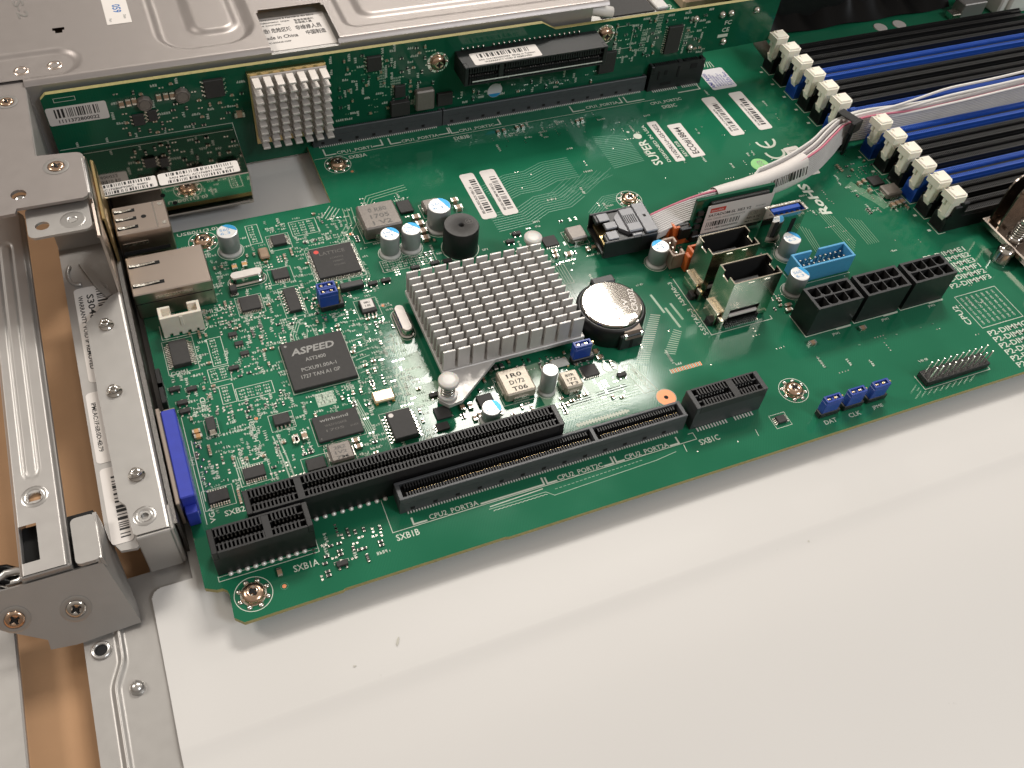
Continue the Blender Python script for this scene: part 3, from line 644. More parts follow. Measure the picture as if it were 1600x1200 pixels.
ic('flash_chip', 22.5, 29.6, -26.6, -16.9, 2.4, mb, 'black chip with a large white dot and tin leads on both sides', 'lr', 8, 1.3, dot=(23.7, -18.3, .75, 'paper'))
ic('serial_chip', -31.0, -25.8, 19.7, 29.4, 2.0, mb, 'tall black chip with fine leads above the COM1 lettering', 'lr', 14, 1.5, lw=.32)
ic('small_chip', 5.1, 10.2, 46.3, 50.9, 1.2, mb, None, 'tb', 7, .9)
ic('small_chip', 6.5, 10.3, 31.1, 41.3, 1.4, mb, None, 'lr', 8, 1.1)
ic('small_chip', 8.5, 13.1, 61.8, 66.4, 1.4, mb, None, 'lr', 8, 1.1, lw=.3)
ic('small_chip', 27.8, 32.6, 23.6, 29.1, 1.5, mb, 'eight-lead black chip with a white sticker', 'tb', 4, .9)
b = B(); b.box(28.3, 32.1, 25.0, 28.8, 1.51, 1.56, 'paper'); text(b, '08U', top(30.2, 27.1, 1.56), .8, 'ink', align='c'); text(b, '1.02', top(30.2, 25.7, 1.56), .8, 'ink', align='c'); b.build('sticker', mb)
ic('small_chip', -7.5, -1.4, 35.8, 41.8, 1.2, mb, None, 'lrtb', 12, .7, lw=.22)
ic('small_chip', -20.0, -14.2, -25.5, -21.8, 1.2, mb, None, 'tb', 9, 1.0)
ic('small_chip', -30.4, -25.0, -29.9, -26.2, 1.2, mb, None, 'tb', 8, 1.0)
ic('small_chip', -3.2, 2.0, -28.3, -24.3, 1.0, mb, None, 'b', 4, .7)
ic('small_chip', -8.2, -3.6, -10.5, -6.8, 1.5, mb, None, 'tb', 4, .8)
ic('small_chip', 54.0, 58.8, 65.3, 71.5, 1.0, mb, None, silk=False)
ic('small_chip', 96.4, 101.5, 34.6, 39.5, 1.0, mb, None, 'b', 6, .4, silk=False)
ic('small_chip', 84.9, 90.0, -22.3, -17.9, 1.0, mb, None, 'lb', 8, .4, silk=False)
ic('small_chip', 50.0, 54.8, -22.5, -18.4, 1.0, mb, None, silk=False)
ic('small_chip', 36.4, 41.0, -23.0, -18.6, 1.0, mb, None, 'r', 4, .6, silk=False)
ic('small_chip', 35.2, 39.0, -26.9, -24.2, 1.0, mb, None, 'l', 3, .6, silk=False)
ic('small_chip', 232.6, 238.0, 28.7, 33.8, 1.0, mb, None, silk=False)
ic('small_chip', 134.0, 137.2, -57.2, -54.6, 1.1, mb, None, 'lr', 4, .8)
for k, (x, y) in enumerate(((-12.2, 27.8), (-11.2, 23.6), (-10.4, 19.3))): ic('small_chip', x - 1.3, x + 1.3, y - .8, y + .8, .9, mb, None, 'tb', 3, .5, silk=False)
ic('power_diode', -26.2, -23.7, -6.8, -2.1, 2.0, mb, 'black rectangular diode with a silver end tab', silk=True)
b = B(); b.box(-25.9, -24.0, -7.9, -6.6, .05, .9, 'tin'); b.box(-25.7, -24.2, -6.95, -6.7, .6, 1.9, 'tin'); b.box(-25.9, -24.0, -2.2, -1.2, .05, .9, 'tin'); b.build('diode_tab', mb)
b = B(); b.cbox(-9.2, -7.0, 44.6, 47.2, .1, 2.0, 'chip_black', .2); b.box(-9.3, -6.9, 43.6, 44.6, .03, .5, 'tin'); b.build('power_diode', mb); occ(-9.5, -6.8, 43, 47.4)
for i, (x, y) in enumerate(((57.3, 38.9), (61.7, 38.6), (50.3, 38.8), (34.8, 35.9), (39.2, 36.0), (-27.6, 10.6), (-32.2, 12.0), (-31.0, 6.4), (-30.9, 3.2), (-14.6, 14.6), (89.2, 44.2), (85.6, 41.2), (-2.2, -58.3), (96.4, -24.6), (38.6, -13.8))):
    b = B(); b.cbox(x - 1.5, x + 1.5, y - .75, y + .75, .12, 1.05, 'chip_black', .12); b.box(x - .3, x + .3, y + .7, y + 1.4, .03, .3, 'tin')
    b.box(x - 1.2, x - .7, y - 1.5, y - .7, .03, .3, 'tin'); b.box(x + .7, x + 1.2, y - 1.5, y - .7, .03, .3, 'tin'); b.build('transistor', mb); occ(x - 1.6, x + 1.6, y - 1.5, y + 1.5)
    line(SK, TF, [(x - 1.9, y + .4), (x - 1.9, y + 1.2), (x + 1.9, y + 1.2), (x + 1.9, y + .4)], .12)

# ---- inductors
inductor(38.6, 51.7, 55.8, 68.2, 5.6, mb, 'large square brown inductor marked R80', ('0 R80', '1705', '1 V2'))
inductor(3.4, 10.1, -29.0, -22.6, 3.0, mb, 'small square brown inductor marked 2R2', ('2R2', '1V2', '7M'))
inductor(62.0, 68.0, 61.8, 67.6, 3.0, mb)
inductor(105.4, 111.8, 33.5, 39.9, 3.0, mb, 'square tan inductor beside the cable plug')
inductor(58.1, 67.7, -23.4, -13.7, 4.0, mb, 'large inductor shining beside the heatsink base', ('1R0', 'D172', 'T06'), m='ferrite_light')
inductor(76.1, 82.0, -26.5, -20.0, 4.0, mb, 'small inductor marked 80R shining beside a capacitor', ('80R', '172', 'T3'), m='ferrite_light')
inductor(232.7, 239.6, 20.4, 26.4, 3.0, mb, 'square grey inductor beside the front memory slots')

# ---- electrolytic capacitors
capacitor(-5.1, 64.5, 3.35, 8.8, 'silver capacitor with a blue segment behind the network port', 50)
capacitor(44.6, 48.1, 3.2, 9.0, 'silver capacitor with blue segment, left of a pair in front of the large inductor', 40)
capacitor(52.1, 48.5, 3.2, 8.9, 'silver capacitor with blue segment, right of a pair in front of the large inductor', 40)
capacitor(64.5, 55.6, 4.0, 9.9, 'wide silver capacitor with a blue segment behind the buzzer', 20)
capacitor(130.4, 16.8, 3.2, 8.2, 'silver capacitor with a blue segment beside the pale wafer connector', 110)
capacitor(177.3, 6.4, 3.2, 8.5, 'silver capacitor with a blue segment behind the sky blue header', 30)
capacitor(170.0, -9.7, 3.3, 8.6, 'silver capacitor with a blue segment in front of the sky blue header', 20)
capacitor(71.6, -22.7, 2.45, 10.3, 'slim tall capacitor between the two shining inductors', 20, False)
capacitor(51.3, -27.4, 2.9, 6.2, 'short capacitor with a bright top behind the long black slot', 10)

# ---- buzzer
b = B(); b.ring(68.1, 43.7, [(5.9, 0.02), (6.0, .4), (6.0, 10.2), (5.75, 10.6)], 'plastic_black', 48, True, False); b.ring(68.1, 43.7, [(5.75, 10.6), (1.1, 10.62), (.95, 10.3), (.9, 9.0)], 'ferrite_dark', 40, False, False); disc(b, top(68.1, 43.7, 9.0), 0, 0, .9, 'hole_black')
F = top(71.2, 44.6, 10.62); line(b, F, [(-.8, 0), (.8, 0)], .22, 'ink_dim'); line(b, F, [(0, -.8), (0, .8)], .22, 'ink_dim', .035); circle(b, F, 0, 0, 1.3, .15, 'ink_dim', .03, 20)
b.build('buzzer', mb, 'round black buzzer with a small hole in its top'); occ(62, 74.2, 37.6, 49.8); circle(SK, TF, 68.1, 43.7, 6.5, .22)

# ---- crystals and oscillators
def crystal(cx, cy, L, ang, label):
    T = Matrix.Translation((cx, cy, 0)) @ Matrix.Rotation(ang, 4, 'Z'); r = 1.75
    def cap_(rr, z, ext):
        return [((ext - 0) * (1 if i < 9 else -1) + rr * math.cos(-PI / 2 + PI * (i % 9) / 8 + (PI if i >= 9 else 0)), rr * math.sin(-PI / 2 + PI * (i % 9) / 8 + (PI if i >= 9 else 0)), z) for i in range(18)]
    b = B(T); e_ = L / 2 - 2.2; lv = [(2.25, .15), (2.3, .5), (1.9, .65), (1.75, .8), (1.75, 3.1), (1.45, 3.45)]
    vs = []; fs = []
    for rr, z in lv: vs += cap_(rr, z, e_)
    for k in range(len(lv) - 1):
        for i in range(18): j = (i + 1) % 18; fs.append((k * 18 + i, k * 18 + j, (k + 1) * 18 + j, (k + 1) * 18 + i))
    b.add(vs, fs, 'screw_steel', False); b.add(vs[-18:], [tuple(range(18))], 'aluminium_dull'); o = b.build('crystal', mb, label)
    w_, h_ = (L, 4.8) if abs(math.cos(ang)) > .5 else (4.8, L); occ(cx - w_ / 2, cx + w_ / 2, cy - h_ / 2, cy + h_ / 2)
    q = cap_(2.7, 0, e_); line(SK, TF, [tuple((T @ Vector(p))[:2]) for p in q], .18, closed=True)
crystal(38.7, 16.2, 12.4, PI / 2, 'oval silver crystal can standing beside the heatsink')
crystal(-2.9, 49.6, 11.4, 0.02, 'oval silver crystal can lying behind the network port')
def osc(x0, x1, y0, y1, h, m, label):
    b = B(); b.cbox(x0, x1, y0, y1, .25, h, m, .4)
    for x in (x0 + .3, x1 - 1.1):
        for y in (y0 - .25, y1 - .5): b.box(x, x + .8, y, y + .75, .02, .5, 'gold')
    b.build('oscillator', mb, label); occ(x0, x1, y0, y1)
osc(20.9, 27.3, -11.8, -7.7, 1.7, 'osc_gold', 'gold oscillator can beside the controller chip')
osc(3.1, 6.3, 57.0, 62.0, 1.3, 'mlcc_tan', 'small tan oscillator beside a silver capacitor')
osc(76.8, 82.6, -15.9, -12.6, 1.0, 'can_base', 'flat pale oscillator in front of the heatsink')

# ---- larger chip capacitors
for x, y, L_, W_, H_, a, m in [(74.2, 66.2, 2.6, 2.0, 1.5, PI, 'mlcc_tan'), (74.3, 62.2, 2.8, 2.1, 1.5, PI, 'mlcc_tan'), (58.3, 61.7, 2.8, 2.0, 1.5, PI, 'mlcc_tan'), (58.6, 58.2, 2.8, 2.1, 1.5, PI, 'mlcc_tan'), (58.5, 54.4, 2.8, 2.1, 1.5, PI, 'mlcc_tan'), (58.1, 50.8, 2.8, 2.1, 1.5, PI, 'mlcc_tan'),
    (98.4, 32.1, 2.0, 1.3, .9, 0, 'mlcc_tan'), (98.0, 29.9, 2.0, 1.3, .9, 0, 'mlcc_tan'), (102.7, 29.5, 2.9, 1.6, .9, 0, 'mlcc_tan'), (115.9, 39.6, 1.4, 2.0, .9, PI / 2, 'mlcc_tan'), (110.2, 29.5, 2.0, 1.3, .9, PI / 2, 'mlcc_tan'), (112.6, 29.9, 2.0, 1.3, .9, PI / 2, 'mlcc_tan'), (115.0, 30.3, 2.0, 1.3, .9, PI / 2, 'mlcc_tan'),
    (48.4, -16.3, 2.2, 1.3, 1, PI / 2, 'mlcc_tan'), (45.0, -20.8, 2.2, 1.3, 1, PI / 2, 'mlcc_tan'), (47.4, -21.0, 2.2, 1.3, 1, PI / 2, 'mlcc_tan'), (55.8, -10.2, 2, 1.2, 1, PI / 2, 'resistor'), (58.0, -10.1, 2, 1.2, 1, PI / 2, 'resistor'), (59.9, -9.9, 2, 1.2, 1, PI / 2, 'resistor'), (61.9, -9.8, 2, 1.2, 1, PI / 2, 'resistor'), (47.2, -25.6, 2, 1.2, 1, PI / 2, 'mlcc_tan'), (49.0, -25.0, 2, 1.2, 1, PI / 2, 'mlcc_tan'),
    (92.6, -13.4, 2.2, 1.4, .9, 0, 'mlcc_tan'), (92.9, -16.0, 2.2, 1.4, .9, 0, 'mlcc_tan'), (233.0, 17.2, 2.8, 1.6, 1.2, PI / 2, 'mlcc_tan'), (235.6, 17.5, 2.8, 1.6, 1.2, PI / 2, 'mlcc_tan'), (238.1, 17.8, 2.8, 1.6, 1.2, PI / 2, 'mlcc_tan'), (227.9, 31.6, 2.2, 1.4, 1, PI / 2, 'mlcc_tan'), (230.6, 32.4, 2.2, 1.4, 1, PI / 2, 'mlcc_tan'), (229.6, 27.0, 2.2, 1.4, 1, PI / 2, 'mlcc_tan'),
    (-5.6, 56.1, 2.4, 1.6, 1, PI / 2, 'mlcc_orange'), (-2.3, 56.4, 2.4, 1.6, 1, PI / 2, 'mlcc_orange'), (-29.2, -5.0, 2.2, 1.3, 1, 0, 'mlcc_orange'), (-29.0, -6.8, 2.2, 1.3, 1, 0, 'mlcc_orange'), (-3.6, -16.4, 1.4, 2.6, 1.2, 0, 'mlcc_tan'), (-1.2, -16.2, 2.6, 1.5, 1.2, PI / 2, 'mlcc_tan'), (-4.0, -16.8, 2.6, 1.5, 1.2, PI / 2, 'mlcc_tan'), (12.0, -22.2, 2.2, 1.3, 1, 0, 'mlcc_tan'), (12.2, -24.4, 2.2, 1.3, 1, 0, 'mlcc_tan'),
    (-28.4, -40.2, 2.0, 1.4, 1.2, PI / 2, 'mlcc_tan'), (-26.0, -39.9, 2.0, 1.4, 1.2, PI / 2, 'mlcc_tan'), (-23.6, -39.6, 2.0, 1.4, 1.2, PI / 2, 'mlcc_tan'), (-21.2, -39.4, 2.0, 1.4, 1.2, PI / 2, 'mlcc_tan'), (-17.8, -55.4, 2.4, 1.2, .8, PI / 2, 'mlcc_tan'), (163.0, -32.4, 2.6, 1.4, 1.0, 0.0, 'mlcc_tan'), (183.4, -32.2, 2.6, 1.4, 1.0, 0.0, 'mlcc_tan'), (164.6, -15.2, 2.6, 1.2, .9, 0, 'mlcc_tan'), (163.6, -17.2, 2.6, 1.2, .9, 0, 'mlcc_tan')]:
    chipcap(x, y, L_, W_, H_, a, mb, m)

# ---- card-edge slots
def card_slot(b, L, Wd, h, keys, pitch=1.0, body='plastic_black', first=2.2, last=2.2, depth=3.0, rib='plastic_dark'):
    """x: 0..L along the slot, y: -Wd/2..Wd/2, z: 0..h.  Hollow groove, ribbed contact pockets on both sides"""
    g = 0.95; hz = h - depth; k0 = 1.5
    b.box(0, L, -Wd / 2, Wd / 2, 0, hz, body)
    b.box(0, k0, -Wd / 2, Wd / 2, hz, h, body, 0.15); b.box(L - k0, L, -Wd / 2, Wd / 2, hz, h, body, 0.15)
    for s_ in (-1, 1):
        y = lambda a, c: (min(s_ * a, s_ * c), max(s_ * a, s_ * c))
        o0, o1 = y(Wd / 2 - .55, Wd / 2); b.box(k0, L - k0, o0, o1, hz, h, rib)
        i0, i1 = y(g, g + .35); b.box(k0, L - k0, i0, i1, hz, h - .5, body)
        x = first
        while x < L - last:
            if not any(a <= x <= c for a, c in keys):
                r0, r1 = y(g, Wd / 2 - .5); b.box(x - pitch * .22, x + pitch * .22, r0, r1, hz + .2, h - .04, rib)
                c0, c1 = y(g - .28, g + .05); b.box(x + pitch * .35, x + pitch * .62, c0, c1, h - 1.9, h - 1.5, 'tin')
            x += pitch
        for a, c in keys: r0, r1 = y(0.0, Wd / 2 - .5); b.box(a + .1, c - .1, r0, r1, hz, h - .06, rib)
def slot(name, x0, L, yc, Wd, h, keys, label, pins=None, **kw):
    T = Matrix.Translation((x0, yc, 0)); b = B(T); card_slot(b, L, Wd, h, keys, **kw); o = b.build(name, mb, label)
    occ(x0, x0 + L, yc - Wd / 2, yc + Wd / 2)
    if pins:
        q = B()
        for (a, c, p, y, wd, ln, zt) in pins:
            x = a
            while x <= c:
                if zt == 0: q.box(x - wd / 2, x + wd / 2, y - ln / 2, y + ln / 2, .01, .16, 'pin_bright')
                else: q.ring(x, y, [(wd * 1.15, .02), (wd * .9, .4), (.02, .6)], 'pin_bright', 8, False, False)
                x += p
        q.build('pins', o)
    return o
slot('expansion_slot', -21.8, 89.0, -39.0, 7.4, 11.25, [(13.2, 15.2)], 'longest black expansion slot with ribbed contact rows', pins=[(-19.4, 16.4, 2.4, -43.0, .62, 0, 1)])
slot('expansion_slot', -32.4, 25.4, -47.3, 7.4, 11.25, [(13.4, 15.4)], 'short black expansion slot at the lower left corner of the board', pins=[(-29.4, -9, 2.12, -51.3, .62, 0, 1)], rib='plastic_dark')
slot('expansion_slot', 106.8, 24.6, -46.3, 7.2, 10.4, [(13.1, 15.5)], 'short charcoal expansion slot at the right end of the riser connector', pins=[(109.1, 119.4, 1.0, -50.7, .45, 1.3, 0), (122.3, 128.4, 1.0, -50.7, .45, 1.3, 0)], body='plastic_charcoal', first=3.2, last=2.6)
o3c = slot('expansion_slot', 174.4, 25.4, 112.0, 7.4, 11.4, [(13.1, 15.2)], 'short black slot holding the right end of the riser card', pins=[(177, 188, 1.0, 107.7, .45, 1.3, 0), (191, 198, 1.0, 107.6, .45, 1.3, 0)], body='plastic_black')
q = B(); [q.box(x, x + w_, 108.1, 108.35, z0, z1, 'hole_black') for x, w_, z0, z1 in ((178, .8, 5, 9), (181, 1.2, 7, 9), (187, .9, 5, 10), (193, 3, 8, 10), (180, 5, 2.2, 3.0))]; q.build('recesses', o3c)

def fine_slot(x0, x1, yc, Wd, h, div, label):
    """low shell connector with two rows of fine contacts"""
    b = B(); m = 'plastic_slate'; tq = .8; y0, y1 = yc - Wd / 2, yc + Wd / 2
    b.box(x0, x1, y0, y1, 0, h - 2.6, m); b.box(x0, x1, y0, y0 + tq, h - 2.6, h, m, .12); b.box(x0, x1, y1 - tq, y1, h - 2.6, h, m, .12)
    b.box(x0, x0 + 1.2, y0 + .1, y1 - .1, h - 2.6, h - .03, m, .12); b.box(x1 - 1.2, x1, y0 + .1, y1 - .1, h - 2.6, h - .03, m, .12)
    for d_ in div: b.box(d_ - .5, d_ + .5, y0 + .1, y1 - .1, h - 2.6, h - .05, m)
    b.box(x0 + 1, x1 - 1, y0 + .6, y1 - .6, h - 2.6, h - 2.5, 'hole_black')
    x = x0 + 2.6
    while x < x1 - 2.4:
        if not any(abs(x - d_) < 1.6 for d_ in div):
            b.box(x - .2, x + .2, y0 + tq - .05, yc - .65, h - 2.5, h - .55, 'plastic_dark'); b.box(x - .2, x + .2, yc + .65, y1 - tq + .05, h - 2.5, h - .55, 'plastic_dark')
            b.box(x - .16, x + .16, yc - .78, yc - .5, h - 1.1, h - .75, 'gold')
        x += .8
    for k in range(int((x1 - x0) / 6.5)): b.box(x0 + 3 + k * 6.5, x0 + 4.2 + k * 6.5, y0 - .12, y0 + .1, 1.0, 2.0, 'hole_black')
    o = b.build('riser_connector', mb, label); q = B(); x = x0 + 2.2
    while x < x1 - 2: q.box(x - .2, x + .2, y0 - .7, y0 - .1, .01, .3, 'pin_bright'); x += .8
    q.build('pins', o); occ(x0, x1, y0, y1)
fine_slot(16.5, 105.0, -46.1, 5.8, 7.0, [75.4], 'low charcoal riser connector with rows of fine gold contacts')
fine_slot(34.6, 84.9, 112.0, 5.2, 6.8, [], 'low charcoal riser connector under the left part of the riser card')
fine_slot(85.2, 173.6, 112.0, 5.2, 6.8, [], 'long low charcoal riser connector under the middle of the riser card')

# ---- memory slots, each with its towers and ivory latch
def memory_mesh(m):
    b = B(); L = 142.0; W2 = 3.15
    b.box(0, L, -W2, W2, 0, 6.4, m)
    for s_ in (-1, 1):
        y0, y1 = sorted((s_ * 1.05, s_ * 2.9)); b.box(5, L, y0, y1, 6.4, 7.6, m)
        x = 9.0
        while x < L - 6:
            b.box(x - .22, x + .22, min(s_ * 1.2, s_ * 2.5), max(s_ * 1.2, s_ * 2.5), 7.6, 8.0, m); x += .85
        y0, y1 = sorted((s_ * 2.55, s_ * 2.95)); b.box(6, L, y0, y1, 7.6, 8.1, m)
    b.box(6, L, -.7, .7, 6.4, 6.9, 'hole_black')
    for s_ in (-1, 1):
        y0, y1 = sorted((s_ * 1.55, s_ * 3.2)); b.box(1.4, 7.0, y0, y1, 0, 11.6, m, .35); b.box(4.4, 7.6, y0, y1, 8, 13.0, m, .4)
    b.box(0, 1.8, -3.2, 3.2, 0, 4.8, m, .3); b.prism([(.2, -3.2), (1.8, -3.2), (1.8, -1.4)], 0, 7.5, m); b.prism([(.2, 3.2), (1.8, 3.2), (1.8, 1.4)], 0, 7.5, m)
    return b
def latch_mesh():
    b = B(); m = 'ivory'
    # head with a sloped roof and a notch on the outer side
    pr = [(-3.0, -3.1), (2.4, -3.3), (3.4, -2.2), (3.4, 3.0), (-1.0, 3.0), (-1.2, 1.2), (-3.2, 2.9)]
    b.prism(pr, 13.4, 16.2, m)
    b.add([(-2.6, -2.7, 16.2), (2.1, -2.9, 16.2), (3.0, -2.0, 16.2), (3.0, 2.6, 16.2), (-.8, 2.6, 16.2), (-.9, .8, 16.2), (-2.8, 2.5, 16.2), (-2.3, -2.4, 16.7), (1.9, -2.6, 16.8), (2.7, -1.8, 16.8), (2.7, 2.3, 16.8), (-.5, 2.3, 16.7), (-.7, .5, 16.6), (-2.4, 2.0, 16.7)],
          [(0, 1, 8, 7), (1, 2, 9, 8), (2, 3, 10, 9), (3, 4, 11, 10), (4, 5, 12, 11), (5, 6, 13, 12), (6, 0, 7, 13), (7, 8, 9, 10, 11, 12, 13)], m)
    b.box(-1.2, 2.8, -2.2, 2.0, 5.6, 13.4, m, .3); b.box(-2.4, -1.0, -2.3, -.2, 6.5, 13.4, m, .25); b.box(-2.2, -1.0, .4, 2.0, 10.5, 13.4, m, .25)
    # pointed foot
    b.add([(-1.6, -2.3, 6.8), (2.4, -2.3, 6.8), (2.4, 1.9, 6.8), (-1.6, 1.9, 6.8), (-.6, -1.2, 3.0), (1.4, -1.2, 3.0), (1.4, .6, 3.0), (-.6, .6, 3.0)],
          [(3, 2, 1, 0)[::-1], (0, 4, 5, 1)[::-1], (1, 5, 6, 2)[::-1], (2, 6, 7, 3)[::-1], (3, 7, 4, 0)[::-1], (4, 7, 6, 5)[::-1]], m)
    b.recalc = True
    return b
SLOTS = {}; LATCH = None
rows = [('rear', 233.6, [109.0, 99.8, 90.5, 81.3, 72.0, 62.8], 'kkbkkb'), ('front', 241.5, [46.8, 37.7, 28.7, 19.8, 11.0, 2.4], 'bkkbkk')]
ordn = ['first', 'second', 'third', 'fourth', 'fifth', 'last']
for rn, x0, ysl, cc in rows:
    for k, (y, c) in enumerate(zip(ysl, cc)):
        m = {'k': 'plastic_black', 'b': 'plastic_blue'}[c]; lab = '%s memory slot, %s from the back in the %s bank' % ({'k': 'black', 'b': 'blue'}[c], ordn[k], rn)
        if c not in SLOTS: SLOTS[c] = o = memory_mesh(m).build('memory_slot', mb, lab, origin=(0, 0, 0)); o.location = [(a - c_) * S for a, c_ in zip((x0, y, 0), wloc(mb))]; WL[o.name] = (x0, y, 0)
        else: o = inst(SLOTS[c], 'memory_slot', mb, (x0, y, 0), lab)
        if LATCH is None:
            LATCH = latch_mesh().build('latch', o, origin=(0, 0, 0)); LATCH.location = (0.0009, 0, 0.0006); WL[LATCH.name] = (x0 + .9, y, .6)
        else: inst(LATCH, 'latch', o, (x0 + .9, y, .6))
        occ(x0, x0 + 142, y - 3.3, y + 3.3)
        line(SK, TF, [(x0 - .7, y + 2.8), (x0 - .7, y - 3.7), (x0 + 2.5, y - 3.7)], .25); rect(SK, TF, x0 - 3.6, x0 - 2.2, y - 1.4, y - .4)

# ---- power connectors
def power_connector(x0, y0, label):
    W_, D_, H_ = 17.7, 9.6, 12.8; m = 'plastic_black'; T = Matrix.Translation((x0, y0, 0)); b = B(T)
    for a in ((0, 0, W_, 0), (W_, 0, W_, D_), (W_, D_, 0, D_), (0, D_, 0, 0)): b.quad((a[0], a[1], 0), (a[2], a[3], 0), (a[2], a[3], H_), (a[0], a[1], H_), m)
    xe = [0, .9 + 4.0, .9 + 8.0, .9 + 12.0, W_]; ye = [0, D_ / 2, D_]; tp = 'plastic_charcoal'
    for j in range(2):
        for i in range(4):
            X0, X1, Y0, Y1 = xe[i], xe[i + 1], ye[j], ye[j + 1]
            cx = .85 + 4.0 * i + 2.0; cy = 2.65 if j == 0 else 6.9; r = 1.84; c_ = .85 if (i + j) % 3 else 0.05
            ins = [(cx - r, cy + r), (cx - r, cy - r + c_), (cx - r + c_, cy - r), (cx + r - c_, cy - r), (cx + r, cy - r + c_), (cx + r, cy + r)]
            out = [(X0, Y1), (X0, Y0), (X0 + .4, Y0), (X1 - .4, Y0), (X1, Y0), (X1, Y1)]
            V = [(x, y, H_) for x, y in out] + [(x, y, H_) for x, y in ins] + [(x, y, H_ - 7) for x, y in ins]
            b.add(V, [(k, (k + 1) % 6, 6 + (k + 1) % 6, 6 + k) for k in range(6)], tp)
            b.add(V, [(6 + k, 6 + (k + 1) % 6, 12 + (k + 1) % 6, 12 + k) for k in range(6)], 'hole_black'); b.add(V, [(12, 13, 14, 15, 16, 17)], 'hole_black')
    b.box(W_ / 2 - 3, W_ / 2 + 3, D_, D_ + 1.0, 0, 9.5, m, .3)
    o = b.build('power_connector', mb, label); occ(x0, x0 + W_, y0, y0 + D_); line(SK, TF, [(x0 - .3, y0 + D_), (x0 - .3, y0 - .35), (x0 + W_ + .2, y0 - .35)], .28); rect(SK, TF, x0 + W_ - 6, x0 + W_, y0 - .9, y0 - .5)
    q = B()
    for j in range(2):
        for i in range(4): q.box(.9 + 4 * i + 1.6, .9 + 4 * i + 2.4, (2.35, 6.45)[j], (3.15, 7.25)[j], 5.9, 9, 'tin')
    for k, v in enumerate(q.v): q.v[k] = (v[0] + x0, v[1] + y0, v[2])
    q.build('pins', o)
power_connector(163.0, -28.9, 'black eight-way power connector, leftmost of three in a row'); power_connector(182.6, -28.9, 'black eight-way power connector, middle of three in a row'); power_connector(202.2, -28.9, 'black eight-way power connector, rightmost of three in a row')

# ---- tall metal drive-connector cages
def sas_cage(x0, y0, label):
    W_, D_, H_ = 18.0, 9.2, 20.0; t_ = .45; b = B(Matrix.Translation((x0, y0, 0))); m = 'cage'
    z0 = 7.2
    b.box(0, W_, 0, t_, z0, H_, m); b.box(0, 2.4, 0, t_, 0, z0, m); b.box(W_ - 4.2, W_, 0, t_, 1.5, z0, m)      # front wall over its cut-out
    b.box(0, W_, D_ - t_, D_, 0, H_, m)
    for xx in (0, W_ - t_): b.box(xx, xx + t_, t_, D_ - t_, 0, H_ - 2.2, m); b.box(xx, xx + t_, t_, 3.2, H_ - 2.2, H_, m); b.box(xx, xx + t_, 6.2, D_ - t_, H_ - 2.2, H_, m)
    for xx in (5.5, 11.3): b.box(xx, xx + 2.2, -.12, .05, H_ - 1.5, H_ - 1.0, 'tin')
    b.box(-1.6, 0, 1.0, D_ - 1, 0, 6.0, m, .2); b.box(-1.1, 0, -1.6, .8, 0, 4.6, m, .2)
    b.box(.4, W_ - .4, t_, t_ + .12, 8.5, 19.2, 'hole_black')
    o = b.build('drive_connector', mb, label)
    q = B(Matrix.Translation((x0, y0, 0))); q.box(t_, W_ - t_, t_ + .6, D_ - t_, .5, 10.0, 'plastic_black'); q.box(t_, W_ - t_, D_ - t_ - .12, D_ - t_ - .02, 10, 19.5, 'hole_black'); q.box(t_ + .02, t_ + .12, t_, D_ - t_, 10, 17, 'hole_black'); q.box(W_ - t_ - .12, W_ - t_ - .02, t_, D_ - t_, 10, 17, 'hole_black'); q.box(4, W_ - 4.6, 3.6, 5.4, 10, 15, 'plastic_black'); q.build('insulator', o)
    q = B(Matrix.Translation((x0, y0, 0))); q.box(2.6, W_ - 4.4, -.1, .9, 3.6, 4.7, 'paper', .2)
    for i in range(18): q.box(2.0 + i * .72, 2.32 + i * .72, -1.4, .6, .05, .35, 'tin'); q.box(2.0 + i * .72, 2.32 + i * .72, -.5, .6, .3, 2.6, 'plastic_black')
    q.build('pins', o); occ(x0 - 2, x0 + W_, y0 - 1.5, y0 + D_)
sas_cage(136.5, -16.2, 'open metal drive connector cage, nearer of the two'); sas_cage(136.4, -2.5, 'open metal drive connector cage, farther of the two')
line(SK, TF, [(132.6, 8), (132.6, -18.6), (156.2, -18.6), (156.2, -17.2)], .25)
for y in (-13.6, -1.4):
    b = B(); b.cbox(133.6, 135.0, y - 1.5, y + 1.5, .05, 2.0, 'chip_black', .1); b.box(132.9, 133.7, y - 1.2, y + 1.2, .02, .5, 'plastic_dark'); b.build('guide_post', mb)

# ---- upright USB port, sky blue header, pin header
b = B(); x0, x1, y0, y1, h = 170.9, 184.5, 11.9, 16.5, 15.0; t_ = .4
b.box(x0, x1, y0, y0 + t_, 0, h, 'chrome'); b.box(x0, x1, y1 - t_, y1, 0, h, 'chrome'); b.box(x0, x0 + t_, y0 + t_, y1 - t_, 0, h, 'chrome'); b.box(x1 - t_, x1, y0 + t_, y1 - t_, 0, h, 'chrome'); b.box(x0 - .5, x1 + .5, y1 - .1, y1 + .9, h - .5, h, 'tin', .1); b.box(x1 - .1, x1 + .9, y0 + .5, y1 - .5, h - .5, h, 'tin', .1)
b.box(x0 + 1.6, x0 + 3.4, y0 - .08, y0 + .02, 5, 12, 'hole_black'); b.box(x0 + 8.5, x0 + 10.3, y0 - .08, y0 + .02, 5, 12, 'hole_black')
o = b.build('usb_port', mb, 'upright metal USB port with a blue tongue'); q = B(); q.box(x0 + .5, x1 - .5, y0 + .5, y1 - .5, 3, 13.6, 'usb_blue', .2); q.box(x0 + 1.0, x1 - 1.0, y0 + 2.3, y0 + 4.0, 13.6, 14.9, 'usb_blue', .15)
